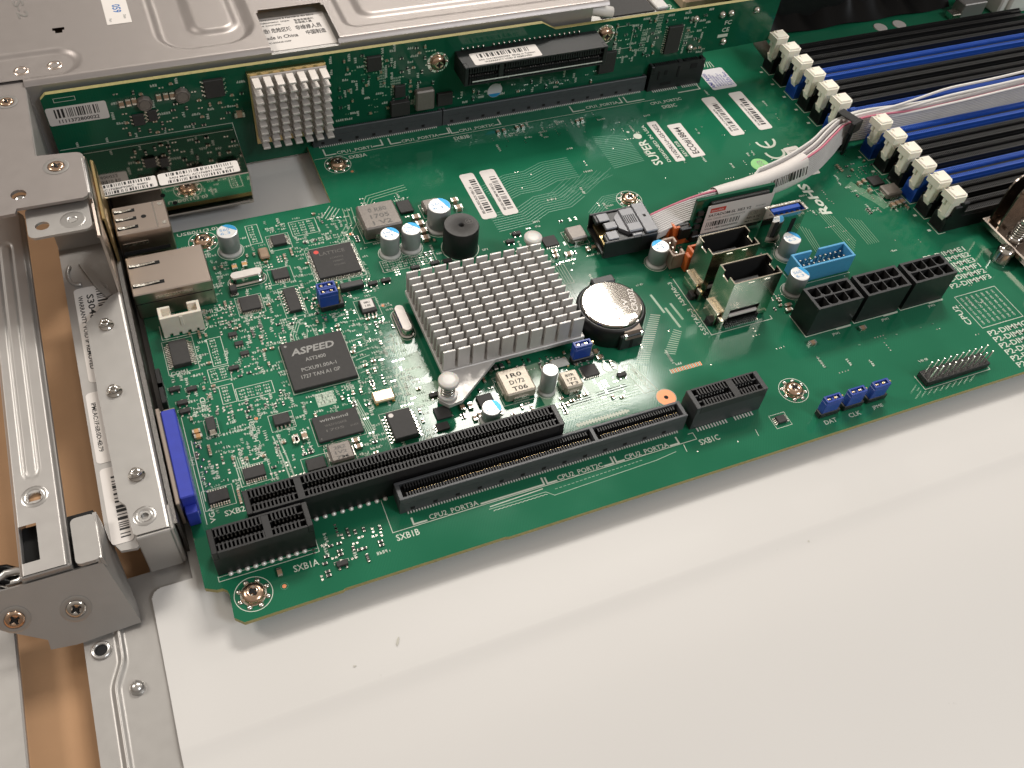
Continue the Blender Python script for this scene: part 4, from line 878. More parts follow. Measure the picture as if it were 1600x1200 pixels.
for i in range(5): q.box(x0 + 2 + i * 2.2, x0 + 3.1 + i * 2.2, y0 + .5, y0 + 2.2, 13.62, 13.75, 'ink')
q.build('tongue', o); occ(x0, x1, y0, y1)
b = B(); x0, x1, y0, y1, h = 172.8, 195.4, -7.2, 0.0, 7.6; t_ = .8; m = 'sky_blue'
b.box(x0, x1, y0, y0 + t_, 0, h, m, .12); b.box(x0, x0 + 8.5, y1 - t_, y1, 0, h, m, .12); b.box(x0 + 11.5, x1, y1 - t_, y1, 0, h, m, .12); b.box(x0 + 8.4, x0 + 11.6, y1 - t_, y1, 0, 2, m); b.box(x0, x0 + t_, y0 + .5, y1 - .5, 0, h - .02, m, .12); b.box(x1 - t_, x1, y0 + .5, y1 - .5, 0, h - .02, m, .12); b.box(x0 + .5, x1 - .5, y0 + .5, y1 - .5, 0, 1.4, m)
o = b.build('box_header', mb, 'sky blue boxed pin header'); q = B()
for j in (0, 1):
    for i in range(9): q.box(x0 + 2.6 + i * 2.1, x0 + 3.15 + i * 2.1, y0 + 2.1 + j * 2.3, y0 + 2.65 + j * 2.3, 1.4, 6.2, 'tin')
q.build('pins', o); occ(x0, x1, y0, y1); line(SK, TF, [(x0 - 1, y1), (x0 - 1, y0 - .8), (x1, y0 - .8)], .2)
b = B(); b.box(188.6, 214.2, -60.0, -55.0, .1, 2.5, 'plastic_black', .2); o = b.build('pin_header', mb, 'black pin header with two rows of long gilt pins')
for j in (0, 1):
    for i in range(10):
        q = B() if i == j == 0 else None
        if q is not None:
            q.box(-.23, .23, -.23, .23, 2.4, 8.0, 'tin', .08); PIN = q.build('pin', o, origin=(0, 0, 0)); PIN.location = [(a - c_) * S for a, c_ in zip((190.0, -58.8, 0), wloc(mb))]
        else: inst(PIN, 'pin', o, (190.0 + i * 2.54, -58.8 + j * 2.54, 0))
occ(188, 215, -61, -54.5); line(SK, TF, [(187.9, -55), (187.9, -60.7), (214.8, -60.7), (214.8, -58)], .22)

# ---- orange drive ports, wafer connector, pale COM header
for (x0, y0), lab in (((139.0, 22.7), 'orange drive port under the small plugged-in drive module'), ((139.2, 8.2), 'orange drive port half hidden behind the metal cage')):
    b = B(); b.box(x0, x0 + 19, y0, y0 + 5.6, 0, 3.2, 'orange', .2)
    for a in ((0, 1.0, 0, 5.6), (18, 19, 0, 5.6), (1, 18, 0, .9), (1, 18, 4.7, 5.6)): b.box(x0 + a[0], x0 + a[1], y0 + a[2], y0 + a[3], 3.1, 8.6, 'orange', .12)
    b.box(x0 + 3, x0 + 15, y0 + 2.2, y0 + 3.3, 3.1, 7.6, 'plastic_black'); b.box(x0 - 1.4, x0 + .2, y0 + 1.4, y0 + 4.2, 0, 7.2, 'orange', .3); b.build('drive_port', mb, lab); occ(x0, x0 + 19, y0, y0 + 5.6)
b = B(); m = 'wafer'; b.box(133.4, 138.4, 12.4, 21.4, 0, 2.2, m, .2); b.box(133.4, 134.2, 12.4, 21.4, 2, 6.4, m, .12); b.box(133.4, 138.4, 12.4, 13.2, 2, 6.4, m, .12); b.box(133.4, 138.4, 20.6, 21.4, 2, 6.4, m, .12); b.box(137.6, 138.4, 12.4, 15.2, 2, 6.4, m, .12); b.box(137.6, 138.4, 18.6, 21.4, 2, 6.4, m, .12)
o = b.build('wafer_connector', mb, 'pale wafer connector beside the orange drive ports'); q = B(); [q.box(135.8, 136.4, y, y + .6, 2, 5.6, 'tin') for y in (14.4, 16.9, 19.2)]; q.build('pins', o); occ(133, 139, 12, 22)
b = B(); m = 'cream'; x0, x1, y0, y1, h = -31.6, -19.4, 33.0, 38.0, 8.2
b.box(x0, x1, y0, y0 + 1.0, 1.2, h, m, .12); [b.box(x0 + a, x0 + a + 1.7, y0, y0 + 1.0, 0, 1.3, m) for a in (0, 2.7, 5.4, 8.1, 10.5)]; b.box(x0, x0 + 1.0, y0 + .9, y1, 0, h, m, .12); b.box(x1 - 1.0, x1, y0 + .9, y1, 0, h, m, .12); b.box(x0 + .9, x0 + 3.6, y1 - 1.0, y1, 0, h, m, .12); b.box(x1 - 3.6, x1 - .9, y1 - 1.0, y1, 0, h, m, .12)
b.box(x0 + .9, x0 + 3.4, y0 + .9, y1 - .9, 0, h - 2.2, m); b.box(x1 - 3.4, x1 - .9, y0 + .9, y1 - .9, 0, h - 2.2, m); b.box(x0 + 3.2, x1 - 3.2, y0 + .9, y1 - .2, 0, 1.5, m); b.box(x0 + 5.6, x0 + 6.6, y0 - .3, y0 + .1, 4.0, h - .3, m, .1)
o = b.build('boxed_header', mb, 'cream boxed header with open side beside the network port'); q = B()
for j in (0, 1): [q.box(x0 + 4.4 + i * 1.3, x0 + 4.8 + i * 1.3, y0 + 2 + j * 1.6, y0 + 2.4 + j * 1.6, 1.4, 5, 'tin') for i in range(3)]
q.build('pins', o); occ(x0, x1, y0, y1); line(SK, TF, [(x0 - .8, y1), (x0 - .8, y0 - .8), (x1 - .6, y0 - .8), (x1 + .8, y0 + .6)], .25)

# ---- rear ports: USB stack, network jack, VGA
def spring(b, x, y, z, L_, m='tin'):
    b.box(x - .3, x + L_, y - .75, y + .75, z + .01, z + .03, 'hole_black'); b.add([(x, y - .45, z + .5), (x, y + .45, z + .5), (x + L_ * .35, y + .45, z + .15), (x + L_ * .35, y - .45, z + .15), (x + L_ * .85, y + .3, z + .42), (x + L_ * .85, y - .3, z + .42)], [(3, 2, 1, 0)[::-1], (5, 4, 2, 3)[::-1]], m)
b = B(); b.cbox(-37.6, -21.3, 64.4, 77.5, 0, 15.6, 'shell', .35); b.box(-25.4, -24.9, 64.9, 77.0, 15.6, 15.66, 'chrome'); o = b.build('usb_stack', mb, 'stacked pair of USB ports in a shiny metal shell')
q = B(); [spring(q, -36.8, y, 15.6, 6.0) for y in (67.0, 71.0, 74.8)]; q.box(-36.6, -29, 64.3, 64.42, 10.4, 11.6, 'tin'); q.box(-36.4, -32, 64.28, 64.4, 4.6, 5.8, 'tin'); q.box(-37.2, -23, 64.25, 64.41, 6.8, 8.2, 'hole_black'); [disc(q, top(x, y, 15.6), 0, 0, .75, 'tin', .08, 12) for x, y in ((-23.0, 66.6), (-23.0, 75.6))]; disc(q, top(-28.6, 71.0, 15.6), 0, 0, .8, 'hole_black', .05, 14); q.build('springs', o)
q = B(); q.box(-23.0, -21.15, 64.2, 66.2, 1.2, 4.6, 'usb_blue', .15); q.build('blue_insert', o); occ(-37.6, -21, 64, 77.6)
b = B(); b.cbox(-37.2, -13.9, 42.6, 59.4, 0, 10.4, 'shell', .3); o = b.build('network_jack', mb, 'wide metal shielded network jack'); q = B(); [spring(q, -36.4, y, 10.4, 9.0) for y in (46.4, 55.0)]; q.box(-31, -20, 42.45, 42.62, 7.6, 8.6, 'tin'); q.box(-37, -14.4, 42.5, 42.63, 6.2, 6.5, 'hole_black'); q.build('springs', o); occ(-37.2, -13.9, 42, 59.6)
b = B(); b.box(-36.8, -33.0, -32.0, -2.6, .2, 10.4, 'vga_blue', .3); b.box(-36.4, -33.4, -34.6, -32, .2, 6.5, 'vga_blue', .2); b.box(-36.4, -33.0, -2.7, 1.2, .2, 6, 'cage', .2); b.box(-38.0, -36.8, -33.5, -1.5, .5, 10.6, 'shell', .2); o = b.build('video_port', mb, 'blue video port body along the left edge of the board'); occ(-37, -32, -35, 1.4)
q = B()
for i in range(9): q.ring(-30.2 + (i % 2) * 1.0, -8.4 - i * 2.1, [(.5, .02), (.35, .4), (.02, .5)], 'solder', 8, False, False)
q.build('solder_joints', o); line(SK, TF, [(-31.2, -7.4), (-31.2, -28.0)], .22); line(SK, TF, [(-32.3, 1.6), (-32.2, -35.2)], .18)
for y in (18, 12.5): b = B(); b.box(-36.3, -34.8, y - 8, y - .5, 0, 5.0, 'plastic_black', .2); b.build('light_guide', mb); occ(-37, -34, y - 8, y)

# ---- mounting pads with their ring of solder dots
PADS = [(-25.3, -58.8), (146.1, -47.2), (40.5, 97.8), (-12.7, 71.3), (136.5, 49.5)]
for x, y in PADS:
    b = B(); disc(b, TF, x, y, 3.3, 'tin', .03, 28)
    for i in range(8): a = 2 * PI * (i + .4) / 8; b.ring(x + 3.75 * math.cos(a), y + 3.75 * math.sin(a), [(.75, .02), (.62, .3), (.3, .48), (.02, .52)], 'solder', 10, False, False)
    b.build('mounting_pad', mb); occ(x - 4.8, x + 4.8, y - 4.8, y + 4.8); circle(SK, TF, x, y, 4.85, .2)
b = B(); disc(b, TF, 105.9, -36.7, 3.0, 'copper', .03, 36); disc(b, TF, 105.9, -36.7, .7, 'hole_black', .04, 16); b.build('copper_pad', mb, 'round bare copper pad with a hole in its middle'); circle(SK, TF, 105.9, -36.7, 3.25, .15); occ(102, 109.5, -40.5, -33)
b = B()
for x, y in ((-17.6, -59.3), (35.2, 26.0), (34.6, 61.0), (-12.6, -5.4), (44.4, 92.6)): disc(b, TF, x, y, .55, 'copper', .03, 14); circle(SK, TF, x, y, 1.0, .12, 'trace_mask')
b.build('fiducial_marks', mb)

# ---- lettering
def T_(t, x, y, h, wd=None, rot=0, m='silk', **k): text(SK, t, top(x, y, 0, rot), h, m, width=wd, **k)
T_('SXB1A', -14.3, -56.4, 1.9, 6.6); T_('SXB1B', 13.3, -56.6, 1.9, 6.4); T_('SXB1C', 107.4, -56.0, 1.9, 6.8); T_('SXB2', -27.3, -34.4, 1.7, 5.4); T_('SXB3A', 45.4, 99.6, 1.9, 6.8); T_('SXB3B', 86.5, 99.6, 1.9, 6.4); T_('SXB3C', 175.7, 96.0, 2.0, 6.6)
for t_, x, y, wd in (('CPU2_PORT3A', 23.6, -53.3, 14.2), ('CPU2_PORT2C', 62.0, -53.3, 14.4), ('CPU2_PORT2A', 83.6, -53.3, 14.5), ('CPU1_PORT1', 42.0, 103.6, 13.4), ('CPU1_PORT3A', 67.0, 103.6, 14.6), ('CPU1_PORT3C', 90.2, 103.8, 14.6), ('CPU1_PORT2A', 144.8, 104.2, 14.6), ('CPU1_PORT2C', 172.0, 99.6, 14.4)): T_(t_, x, y, 1.55, wd)
for x0, x1, y in ((19, 22.6, -51.6), (58.6, 61.4, -51.6), (80.6, 83.0, -51.6)): line(SK, TF, [(x0, y + .3), (x0, y - 1.6), (x1, y - 1.6)], .5)
for x0, x1, y in ((38.6, 57.6, -51.6), (76.8, 79.6, -51.6), (98.6, 101.4, -51.6)): line(SK, TF, [(x0, y - 1.6), (x1, y - 1.6), (x1, y + .5)], .5)
for x0, x1 in ((37.6, 41.4), (62.6, 66.4), (87.0, 89.6), (138.6, 143.6), (163.0, 170.8)): line(SK, TF, [(x0, 107.4), (x0, 103.9), (x1, 103.9)], .55)
for x0, x1 in ((56.0, 59.6), (82.0, 86.2), (105.2, 107.4), (159.6, 161.0), (187.4, 197.8)): line(SK, TF, [(x0, 104.3), (x1, 104.3), (x1, 107.4)], .55)
line(SK, TF, [(33.2, 102.6), (175, 102.6)], .18); line(SK, TF, [(12.9, -43.2), (12.9, -53.8), (107.2, -53.6), (107.2, -51.2), (105.6, -51.2)], .2); line(SK, TF, [(-32.6, -51.2), (-32.6, -52.7), (-6.8, -52.7), (-6.8, -48.0)], .18); line(SK, TF, [(-32.4, -51.4), (-6.9, -51.6)], .14)
T_('COM1', -32.3, 17.5, 1.5, 4.8); T_('IPMI_LAN', -19.6, 39.0, 1.7, 9.0); T_('USB0/1(3.0)', -20.3, 76.0, 1.5, 13.4); T_('UID', -24.8, 2.4, 1.5, 4.6, 90); T_('BMC_HB_LED1', -13.6, -18.6, 1.35, 13.4, 90)
T_('SUPER', 158.9, 64.3, 3.7, 15.6, 90, bold=.02); disc(SK, TF, 157.0, 82.6, 1.7, 'silk', .03, 24); disc(SK, TF, 154.4, 86.0, .6, 'silk', .03, 14); T_('DESIGNED IN USA', 162.6, 64.8, 1.4, 23.6, 90); T_('REV:1.02B', 170.9, 66.0, 1.4, 9.6, 90)
T_('RoHS', 207.6, 20.4, 3.9, 17.8, 90, slant=.18, bold=.035); T_('CPU2', 222.9, -42.4, 2.2, 9.0, 90); T_('VGA', -29.8, -35.2, 1.4, 5.0, 90)
def arc(cx, cy, r, a0, a1, wd, n=16): line(SK, TF, [(cx + r * math.cos(math.radians(a0 + (a1 - a0) * i / n)), cy + r * math.sin(math.radians(a0 + (a1 - a0) * i / n))) for i in range(n + 1)], wd)
arc(206, 58.6, 3.9, 180, 360, 1.0); arc(206, 65.6, 3.9, 180, 360, 1.0); line(SK, TF, [(206, 62.2), (206, 65.0)], 1.0)
for k, t_ in enumerate(('P2-DIMME1', 'P2-DIMME2', 'P2-DIMME3', 'P2-DIMMF1', 'P2-DIMMF2', 'P2-DIMMF3')): T_(t_, 226.9, -11.6 - 2.95 * k, 2.1, 18.4)
for k, t_ in enumerate(('P2-DIMMG1', 'P2-DIMMG2', 'P2-DIMMG3', 'P2-DIMMH1', 'P2-DIMMH2', 'P2-DIMMH3')): T_(t_, 225.2, -48.9 - 2.9 * k, 2.1, 18.4)
line(SK, TF, [(224.9, -30), (243.1, -30), (243.1, -45.1), (224.9, -45.1)], .22, closed=True)
for i in range(7):
    for j in range(6): T_('C%d' % (300 + i * 13 + j * 7), 227.2 + i * 2.3, -43.8 + j * 2.2, .75, 1.7, 90)
T_('DAT', 148.4, -62.0, 1.5, 4.4); T_('CLK', 157.4, -62.2, 1.5, 4.4); T_('JPME', 166.5, -61.8, 1.1, 4); T_('S-SATA0~3', 131.9, -18.0, 1.7, 12, 90); T_('I-SATA0~3', 131.2, -4.0, 1.5, 11, 90); T_('JPW2', 172.0, -31.6, .9, 3); T_('JPW1', 192.4, -31.4, .9, 3); T_('JPW3', 212.6, -31.2, .9, 3); T_('JBAT1', 78.0, -14.0, 1.0, 4); T_('BT1', 104.5, 12.2, 1.1, 3, 90); T_('SP1', 75.0, 40.0, .9, 2)
for k in range(3): arc(216 - 0, 118 + k * 0, 5 + k * .1, 200, 250, .15)
for k in range(9): a = math.radians(198 + 9 * k); line(SK, TF, [(212 + 5 * math.cos(a), 126 + 5 * math.sin(a)), (212 + 9 * math.cos(a), 126 + 9 * math.sin(a))], .25)
rect(SK, TF, 74.8, 92.6, -37.9, -37.2); [rect(SK, TF, 75.2 + i * 1.0, 75.7 + i * 1.0, -38.3, -36.8, z=.034) for i in range(17)]
# the table of reference marks and the fan of pads in front of the battery
line(SK, TF, [(98.2, -21.0), (101.0, -21.0), (104.8, -33.2), (100.2, -33.2)], .2, closed=True); T_('PCIE RETIMER', 102.9, -32.0, 1.0, 9.5, 100)
for k in range(22): rect(SK, TF, 112.0 + k * .52, 112.3 + k * .52, -28.9, -27.3, 'copper' if k % 2 else 'silk')
circle(SK, TF, 94.6, -20.0, 2.6, .22)

# ---- silkscreen footprints and reference marks scattered over the dense left half
rs = random.Random(11)
def glyphs(x, y, rot, n, h=.75, m='silk'):
    f = top(x, y, 0, rot)
    for i in range(n):
        x0 = i * h * .8
        for k in range(3):
            if rs.random() < .75: rect(SK, f, x0 + (k % 2) * h * .32, x0 + (k % 2) * h * .32 + h * .2, 0, h * rs.choice((.5, 1, 1)), m)
        if rs.random() < .8: rect(SK, f, x0, x0 + h * .55, h * .42, h * .6, m, .033)
def block(x0, y0, nx, ny, dx, dy, rot=0, n=3, h=.8, frame=True):
    for j in range(ny):
        for i in range(nx): glyphs(x0 + i * dx, y0 + j * dy, rot, n, h)
    if frame: line(SK, TF, [(x0 - .7, y0 - .7), (x0 + nx * dx + .3, y0 - .7), (x0 + nx * dx + .3, y0 + ny * dy + .2), (x0 - .7, y0 + ny * dy + .2)], .18, closed=True)
block(-19.4, 18.0, 1, 9, 3.2, 1.15); occ(-20.2, -15.6, 17, 28.8); block(-21.4, 12.0, 2, 4, 2.6, 1.1); occ(-22, -15.6, 11.5, 16.8)
block(-19.6, 3.2, 1, 5, 3.0, 1.2); block(-15.2, 3.0, 4, 3, 2.4, 1.25, frame=True); occ(-20.6, -4.8, 2.2, 9.6)
block(16.6, 66.0, 3, 5, 2.7, 1.25); occ(15.8, 25.2, 65, 73); block(18.4, 60.6, 6, 2, 2.6, 1.1, frame=False); block(2.4, 66.2, 1, 7, 3, 1.2); occ(1.6, 6.2, 65.4, 75)
block(13.0, 69.6, 1, 3, 2, 1.2, frame=False); block(5.6, -6.4, 3, 4, 1.7, 1.1, frame=False, h=.9); rect(SK, TF, 5.2, 10.6, -7.2, -2.2, 'silk_dim', .02); occ(5, 11, -8, -2)
block(40.6, 40.6, 8, 4, 2.2, 1.1, frame=True); occ(39.6, 58.6, 39.8, 45.2) if False else None
for k in range(5): block(94.2 + k * 0, 21.4 - k * 0, 1, 1, 1, 1, frame=False)
for k in range(7): line(SK, TF, [(92.4 + k * .95, 25.6), (92.4 + k * .95, 17.2)], .16, 'silk_dim')
for k in range(6): line(SK, TF, [(92.4 + k * .95, 16.0), (92.4 + k * .95, 8.0)], .16, 'silk_dim')
outline_silk(91.6, 99.2, 16.8, 26.0, .14)
SMALL = B(); VIA = B()
def scatter(n, x0, x1, y0, y1, kinds):
    for _ in range(n):
        cx, cy = rs.uniform(x0, x1), rs.uniform(y0, y1); cx, cy = round(cx / .9) * .9, round(cy / .9) * .9
        k = rs.choice(kinds); a = rs.choice((0, PI / 2)); cnt = rs.choice((1, 1, 2, 3, 4)); st = rs.choice(((1.15, 0), (0, 1.15)))
        for i in range(cnt):
            x, y = cx + st[0] * i, cy + st[1] * i
            if not free(x, y, .75): continue
            if k == 'r': passive(SMALL, x, y, 1.35, .65, .38, a, 'resistor')
            elif k == 'c': passive(SMALL, x, y, 1.35, .7, .6, a, 'mlcc_tan')
            elif k == 'p': [SMALL.box(x - .32 + d_ * (1 if not a else 0), x + .32 + d_ * (1 if not a else 0), y - .28 + d_ * (1 if a else 0), y + .28 + d_ * (1 if a else 0), .01, .07, 'tin') for d_ in (-.5, .5)]
            elif k == 'g': glyphs(x - 1, y - .35, rs.choice((0, 90)), rs.choice((3, 4, 4, 5)), .95); occ(x - 1, x + 2, y - .4, y + .9) if rs.random() < .3 else None
            elif k == 'v': disc(VIA, TF, x, y, .24, 'tin', .025, 8); continue
            occ(x - .55, x + .55, y - .4, y + .4)
scatter(520, -31, 36, -33, 74, 'rcpggggv'); scatter(260, -12, 34, 16, 42, 'rcppgggv'); scatter(240, -30, -4, -3, 40, 'rcpggggv'); scatter(120, 40, 96, -33, -9, 'rccppv'); scatter(90, 40, 62, 38, 74, 'rcpgv'); scatter(46, 84, 120, 26, 46, 'rpgv'); scatter(46, -10, 10, -62, -50, 'gpr') ; scatter(40, 132, 176, -22, 26, 'rcpv'); scatter(60, 222, 241, 14, 44, 'rpcgv'); scatter(160, 100, 235, -60, 100, 'vvvg')
scatter(26, 100, 150, 88, 100, 'gv')
scatter(420, -31, 34, -32, 60, 'gggpc')
for x, y in ((104.4, 99.6), (107.0, 99.8), (112.6, 100.0), (115.0, 100.2), (137.4, 97.4), (139.6, 97.8)): passive(SMALL, x, y, 1.9, 1.2, .7, PI / 2, 'mlcc_tan'); glyphs(x - .3, y - 3.4, 90, 3, .8)
for _ in range(2200):
    x, y = rs.uniform(-31, 36), rs.uniform(-33, 74)
    if free(x, y, .35) and free(x + 1.8, y + .3, .35): glyphs(x, y, rs.choice((0, 0, 90)), rs.choice((3, 4)), .85, rs.choice(('silk', 'silk_dim'))); occ(x, x + 2.4, y - .2, y + .9)
SMALL.build('small_components', mb, kind='stuff'); VIA.build('vias', mb, kind='stuff')

# ---- traces under the solder mask
TR = B()
def bundle(pts, n, sp, wd=.22, m='trace_mask'):
    P = [Vector(p) for p in pts]
    for k in range(n):
        off = (k - (n - 1) / 2) * sp; Q = []
        for i in range(len(P)):
            d0 = (P[i] - P[i - 1]).normalized() if i else (P[1] - P[0]).normalized(); d1 = (P[i + 1] - P[i]).normalized() if i < len(P) - 1 else d0
            nn = Vector((-(d0 + d1).y, (d0 + d1).x)).normalized(); Q.append(P[i] + nn * off / max(.5, nn.dot(Vector((-d0.y, d0.x)))))
        line(TR, TF, Q, wd, m, .012)
bundle([(88, 66), (98, 69.5), (106, 69.5), (114, 72.5), (124, 72.5)], 11, 1.15, .3); bundle([(84, 52), (96, 52.4), (104, 56.4), (113, 56.6), (119, 60)], 9, 1.15, .28); bundle([(120, 46), (128, 52), (136, 52)], 5, .9)
for k in range(18): line(TR, TF, [(139.2, 87.0 - k * 1.15), (152.4, 84.6 - k * .95)], .34, 'trace_mask', .012)
bundle([(30.5, 58), (36.5, 66), (37, 74)], 3, 1.5, .35, 'trace_bright'); bundle([(43, 72), (46, 77), (60, 79)], 3, 1.3, .3, 'trace_bright'); bundle([(29, 70.5), (33, 75.5)], 4, 1.2, .3, 'silk_dim')
for k in range(6): line(TR, TF, [(211 + k * .95, 2), (211.4 + k * .95, 17 - k * .6)], .2, 'trace_bright', .012); line(TR, TF, [(203 + k * .9, 0 + k), (202.6 + k * .9, 24 - k)], .2, 'trace_bright', .012)
for k in range(4): line(TR, TF, [(189.6 + k * .8, 4.6), (191.4 + k * .8, 18.6 - k)], .22, 'trace_bright', .012)
bundle([(224, 33), (229.5, 22), (231, 17.5)], 8, .55, .3, 'trace_bright'); bundle([(68, -30.8), (86, -30.6), (99.2, -30.4)], 6, 1.0, .42, 'trace_bright'); bundle([(72, -34.4), (91, -34.2), (94, -34.9)], 2, 1.1, .4, 'trace_bright'); bundle([(99.2, -29.0), (103.4, -22.4)], 10, .62, .3, 'trace_bright')
for k in range(24): line(TR, TF, [(103.2 + k * .62, -21.4 + k * .74), (106.8 + k * .58, -22.6 + k * .74)], .36, 'trace_bright', .012)
for k in range(12): line(TR, TF, [(114 + k * .7, -20.6 + k * .72), (117 + k * .6, -22 + k * .7)], .36, 'trace_bright', .012)
for x, y, L_ in ((121.6, 3.4, 8.0), (123.6, -3.5, 8.5), (126.2, -2.2, 7)): line(TR, TF, [(x, y), (x + .6, y - L_)], .8, 'trace_bright', .012)
for k in range(7): line(TR, TF, [(-21.6 + k * .62, -16.0 - .4 * k), (-21.2 + k * .62, -27.0 + (k % 3))], .24, 'silk_dim', .012)
bundle([(-7.5, -33.4), (-8.2, -20.0), (-9, -13)], 2, 1.2, .4, 'silk_dim'); bundle([(35.4, 13), (34.2, 4), (31.6, -4), (31.8, -11), (30.5, -16)], 4, 1.0, .5, 'trace_bright'); bundle([(15.8, -8), (17.2, -20)], 4, .55, .25, 'silk_dim'); bundle([(8, 28), (5, 22), (5, 20)], 3, .8, .25, 'silk_dim')
for k in range(6): line(TR, TF, [(1.2 + k * 2.6, 20.2), (1.0 + k * 2.6 + (k % 2), 23.6)], .25, 'silk_dim', .012); line(TR, TF, [(20.6, 1.5 + k * 2.6), (25.0, 2.5 + k * 2.5)], .25, 'silk_dim', .012)
for k in range(30):
    x = -4 + k * 4.1; line(TR, TF, [(108 + k * 1.1, 60 - (k % 7) * .5), (120 + k * 1.2, 68 - (k % 5))], .14, 'trace_mask', .012) if k < 16 else None
# copper pours beside the heatsink, panel glare put into their pale colour
TR.add([(34.6, 3.6, .011), (39.6, 4.6, .011), (40.4, -4.6, .011), (36.0, -6.6, .011), (33.4, -2.0, .011)], [(4, 3, 2, 1, 0)], 'trace_bright')
TR.add([(31.0, -9.0, .011), (41.0, -8.2, .011), (43.2, -14.6, .011), (36.0, -16.8, .011), (31.4, -15.0, .011)], [(4, 3, 2, 1, 0)], 'trace_bright')
TR.add([(68.6, -11.8, .011), (75.4, -11.4, .011), (75.0, -27.6, .011), (69.0, -27.8, .011)], [(3, 2, 1, 0)], 'trace_bright')
TR.add([(83.2, -23.2, .011), (96.2, -21.6, .011), (97.4, -27.4, .011), (84.0, -28.0, .011)], [(3, 2, 1, 0)], 'trace_bright')
bundle([(66, -29.4), (84, -29.2), (96.6, -28.8), (101.4, -23.4)], 5, .8, .34, 'trace_bright'); bundle([(34.4, -18.0), (33.0, -12.6), (36.4, -7.8)], 3, .9, .5, 'trace_bright')
for k in range(26): line(TR, TF, [(40.6 + k * .62, -54.9 + .02 * k), (41.0 + k * .62, -54.9 + .02 * k)], .28, 'silk', .012); line(TR, TF, [(41.0 + k * .62, -56.5 + .2 * (k % 2)), (41.6 + k * .62, -56.3 - .2 * (k % 2))], .16, 'silk', .012)
line(TR, TF, [(40, -55.6), (57, -55.6), (59, -57.4), (92, -56.4), (99, -55.6)], .18, 'silk_dim', .012)
for k in range(22): line(TR, TF, [(60 + k * 1.3, -55.6 + .03 * k), (60.7 + k * 1.3, -55.6 + .03 * k)], .14, 'silk_dim', .013)
for x, y, h_ in ((102.2, -56.6, 2.4), (126.0, -58.6, 2.2), (131.6, -40.6, 2.2), (196.6, -40.4, .0)):
    if h_: line(TR, TF, [(x, y), (x + .25, y + h_)], .2, 'silk', .013)
for k in range(14): glyphs(178 + (k % 7) * 5.1, -36.2 + 2.4 * (k // 7) * 0 - rs.uniform(0, 3), 0, 2, .5, 'silk_dim') if k % 3 == 0 else None
TR.build('copper_traces', mb, kind='stuff')
SK.build('silkscreen', mb, kind='stuff')

# ---- paper stickers on the board
def strip_print(seed, lines=('',)):
    def f(b, f):
        g = Fr(f.p(0, 0, 0), (0, 1, 0), (-1, 0, 0)); barcode(b, g, 3.0, 21.5, -4.9, -2.6, 'ink', .03, .3, seed); text(b, lines[0], Fr(f.p(2.1, 2.8, 0), (0, 1, 0), (-1, 0, 0)), .95, 'ink', width=15)
    return f
sticker(mb, top(80.8, 54.6), 5.6, 25.2, 'white barcode sticker behind the buzzer, left of two', strip_print(21, ('88S-0096-0022 BOX VER:1.10',)), 1.1)
sticker(mb, top(88.7, 54.4), 5.9, 25.4, 'white barcode sticker behind the buzzer, right of two', strip_print(22, ('885-G001-0022 IPMI FW VER:3.52',)), 1.1)
sticker(mb, top(194.5, 72.0), 6.2, 26.0, 'white barcode sticker behind the ECO sticker, left of two', strip_print(23, ('IPMI: AC1F6B0D4B79',)), 1.1)
sticker(mb, top(207.8, 72.3), 6.4, 25.9, 'white barcode sticker nearest the rear memory slots', strip_print(24, ('S/N OM17BS012345 REV 1.02B',)), 1.1)
def pr_ami(b, f):
    text(b, 'AMI Aptio', Fr(f.p(2.2, 1.2, 0), (0, 1, 0), (-1, 0, 0)), 1.9, 'ink_blue', width=10.5)
    for k in range(6): text(b, ('UEFI BIOS LICENSE', 'AMERICAN MEGATRENDS', 'ALL RIGHTS RESERVED', 'COPYRIGHT 2017', 'LICENSE NO', '17L2')[k], Fr(f.p(3.8 + k * 1.25, 1.6, 0), (0, 1, 0), (-1, 0, 0)), .75, 'ink_blue', width=9.0 - (k % 3))
    text(b, '17222 NO', Fr(f.p(11.3, 1.8, 0), (0, 1, 0), (-1, 0, 0)), 1.1, 'ink_blue', width=9)
sticker(mb, top(203.0, 101.8), 11.9, 14.2, 'square white sticker with blue BIOS lettering beside the riser card', pr_ami, 1.0, 'paper_grey')
sticker(mb, top(164.4, 64.0), 4.2, 25.4, 'white sticker reading X10DRU-i+-G5-NI22', lambda b, f: text(b, 'X10DRU-i+-G5-NI22', Fr(f.p(3.1, 1.5, 0), (0, 1, 0), (-1, 0, 0)), 1.75, 'ink', width=22), .6)
sticker(mb, top(171.7, 64.5), 6.2, 21.1, 'white sticker reading ECO#18844', lambda b, f: text(b, 'ECO#18844', Fr(f.p(4.4, 1.8, 0), (0, 1, 0), (-1, 0, 0)), 2.7, 'ink', width=17), .6)
sticker(mb, top(210.5, 42.0), 6.6, 17.5, 'white sticker passing under the grey cable', lambda b, f: barcode(b, Fr(f.p(0, 0, 0), (0, 1, 0), (-1, 0, 0)), 4, 16, -5.2, -1.4, 'ink_grey', .03, .3, 8), .8)
b = B(); b.ring(196.0, 53.2, [(3.7, .0), (3.7, .1)], 'green_sticker', 28); text(b, 'K/3', top(197.6, 51.0, .1, 90), 2.2, 'ink_grey', width=4.4); b.build('sticker', mb, 'round green sticker beside the white cable sleeve')

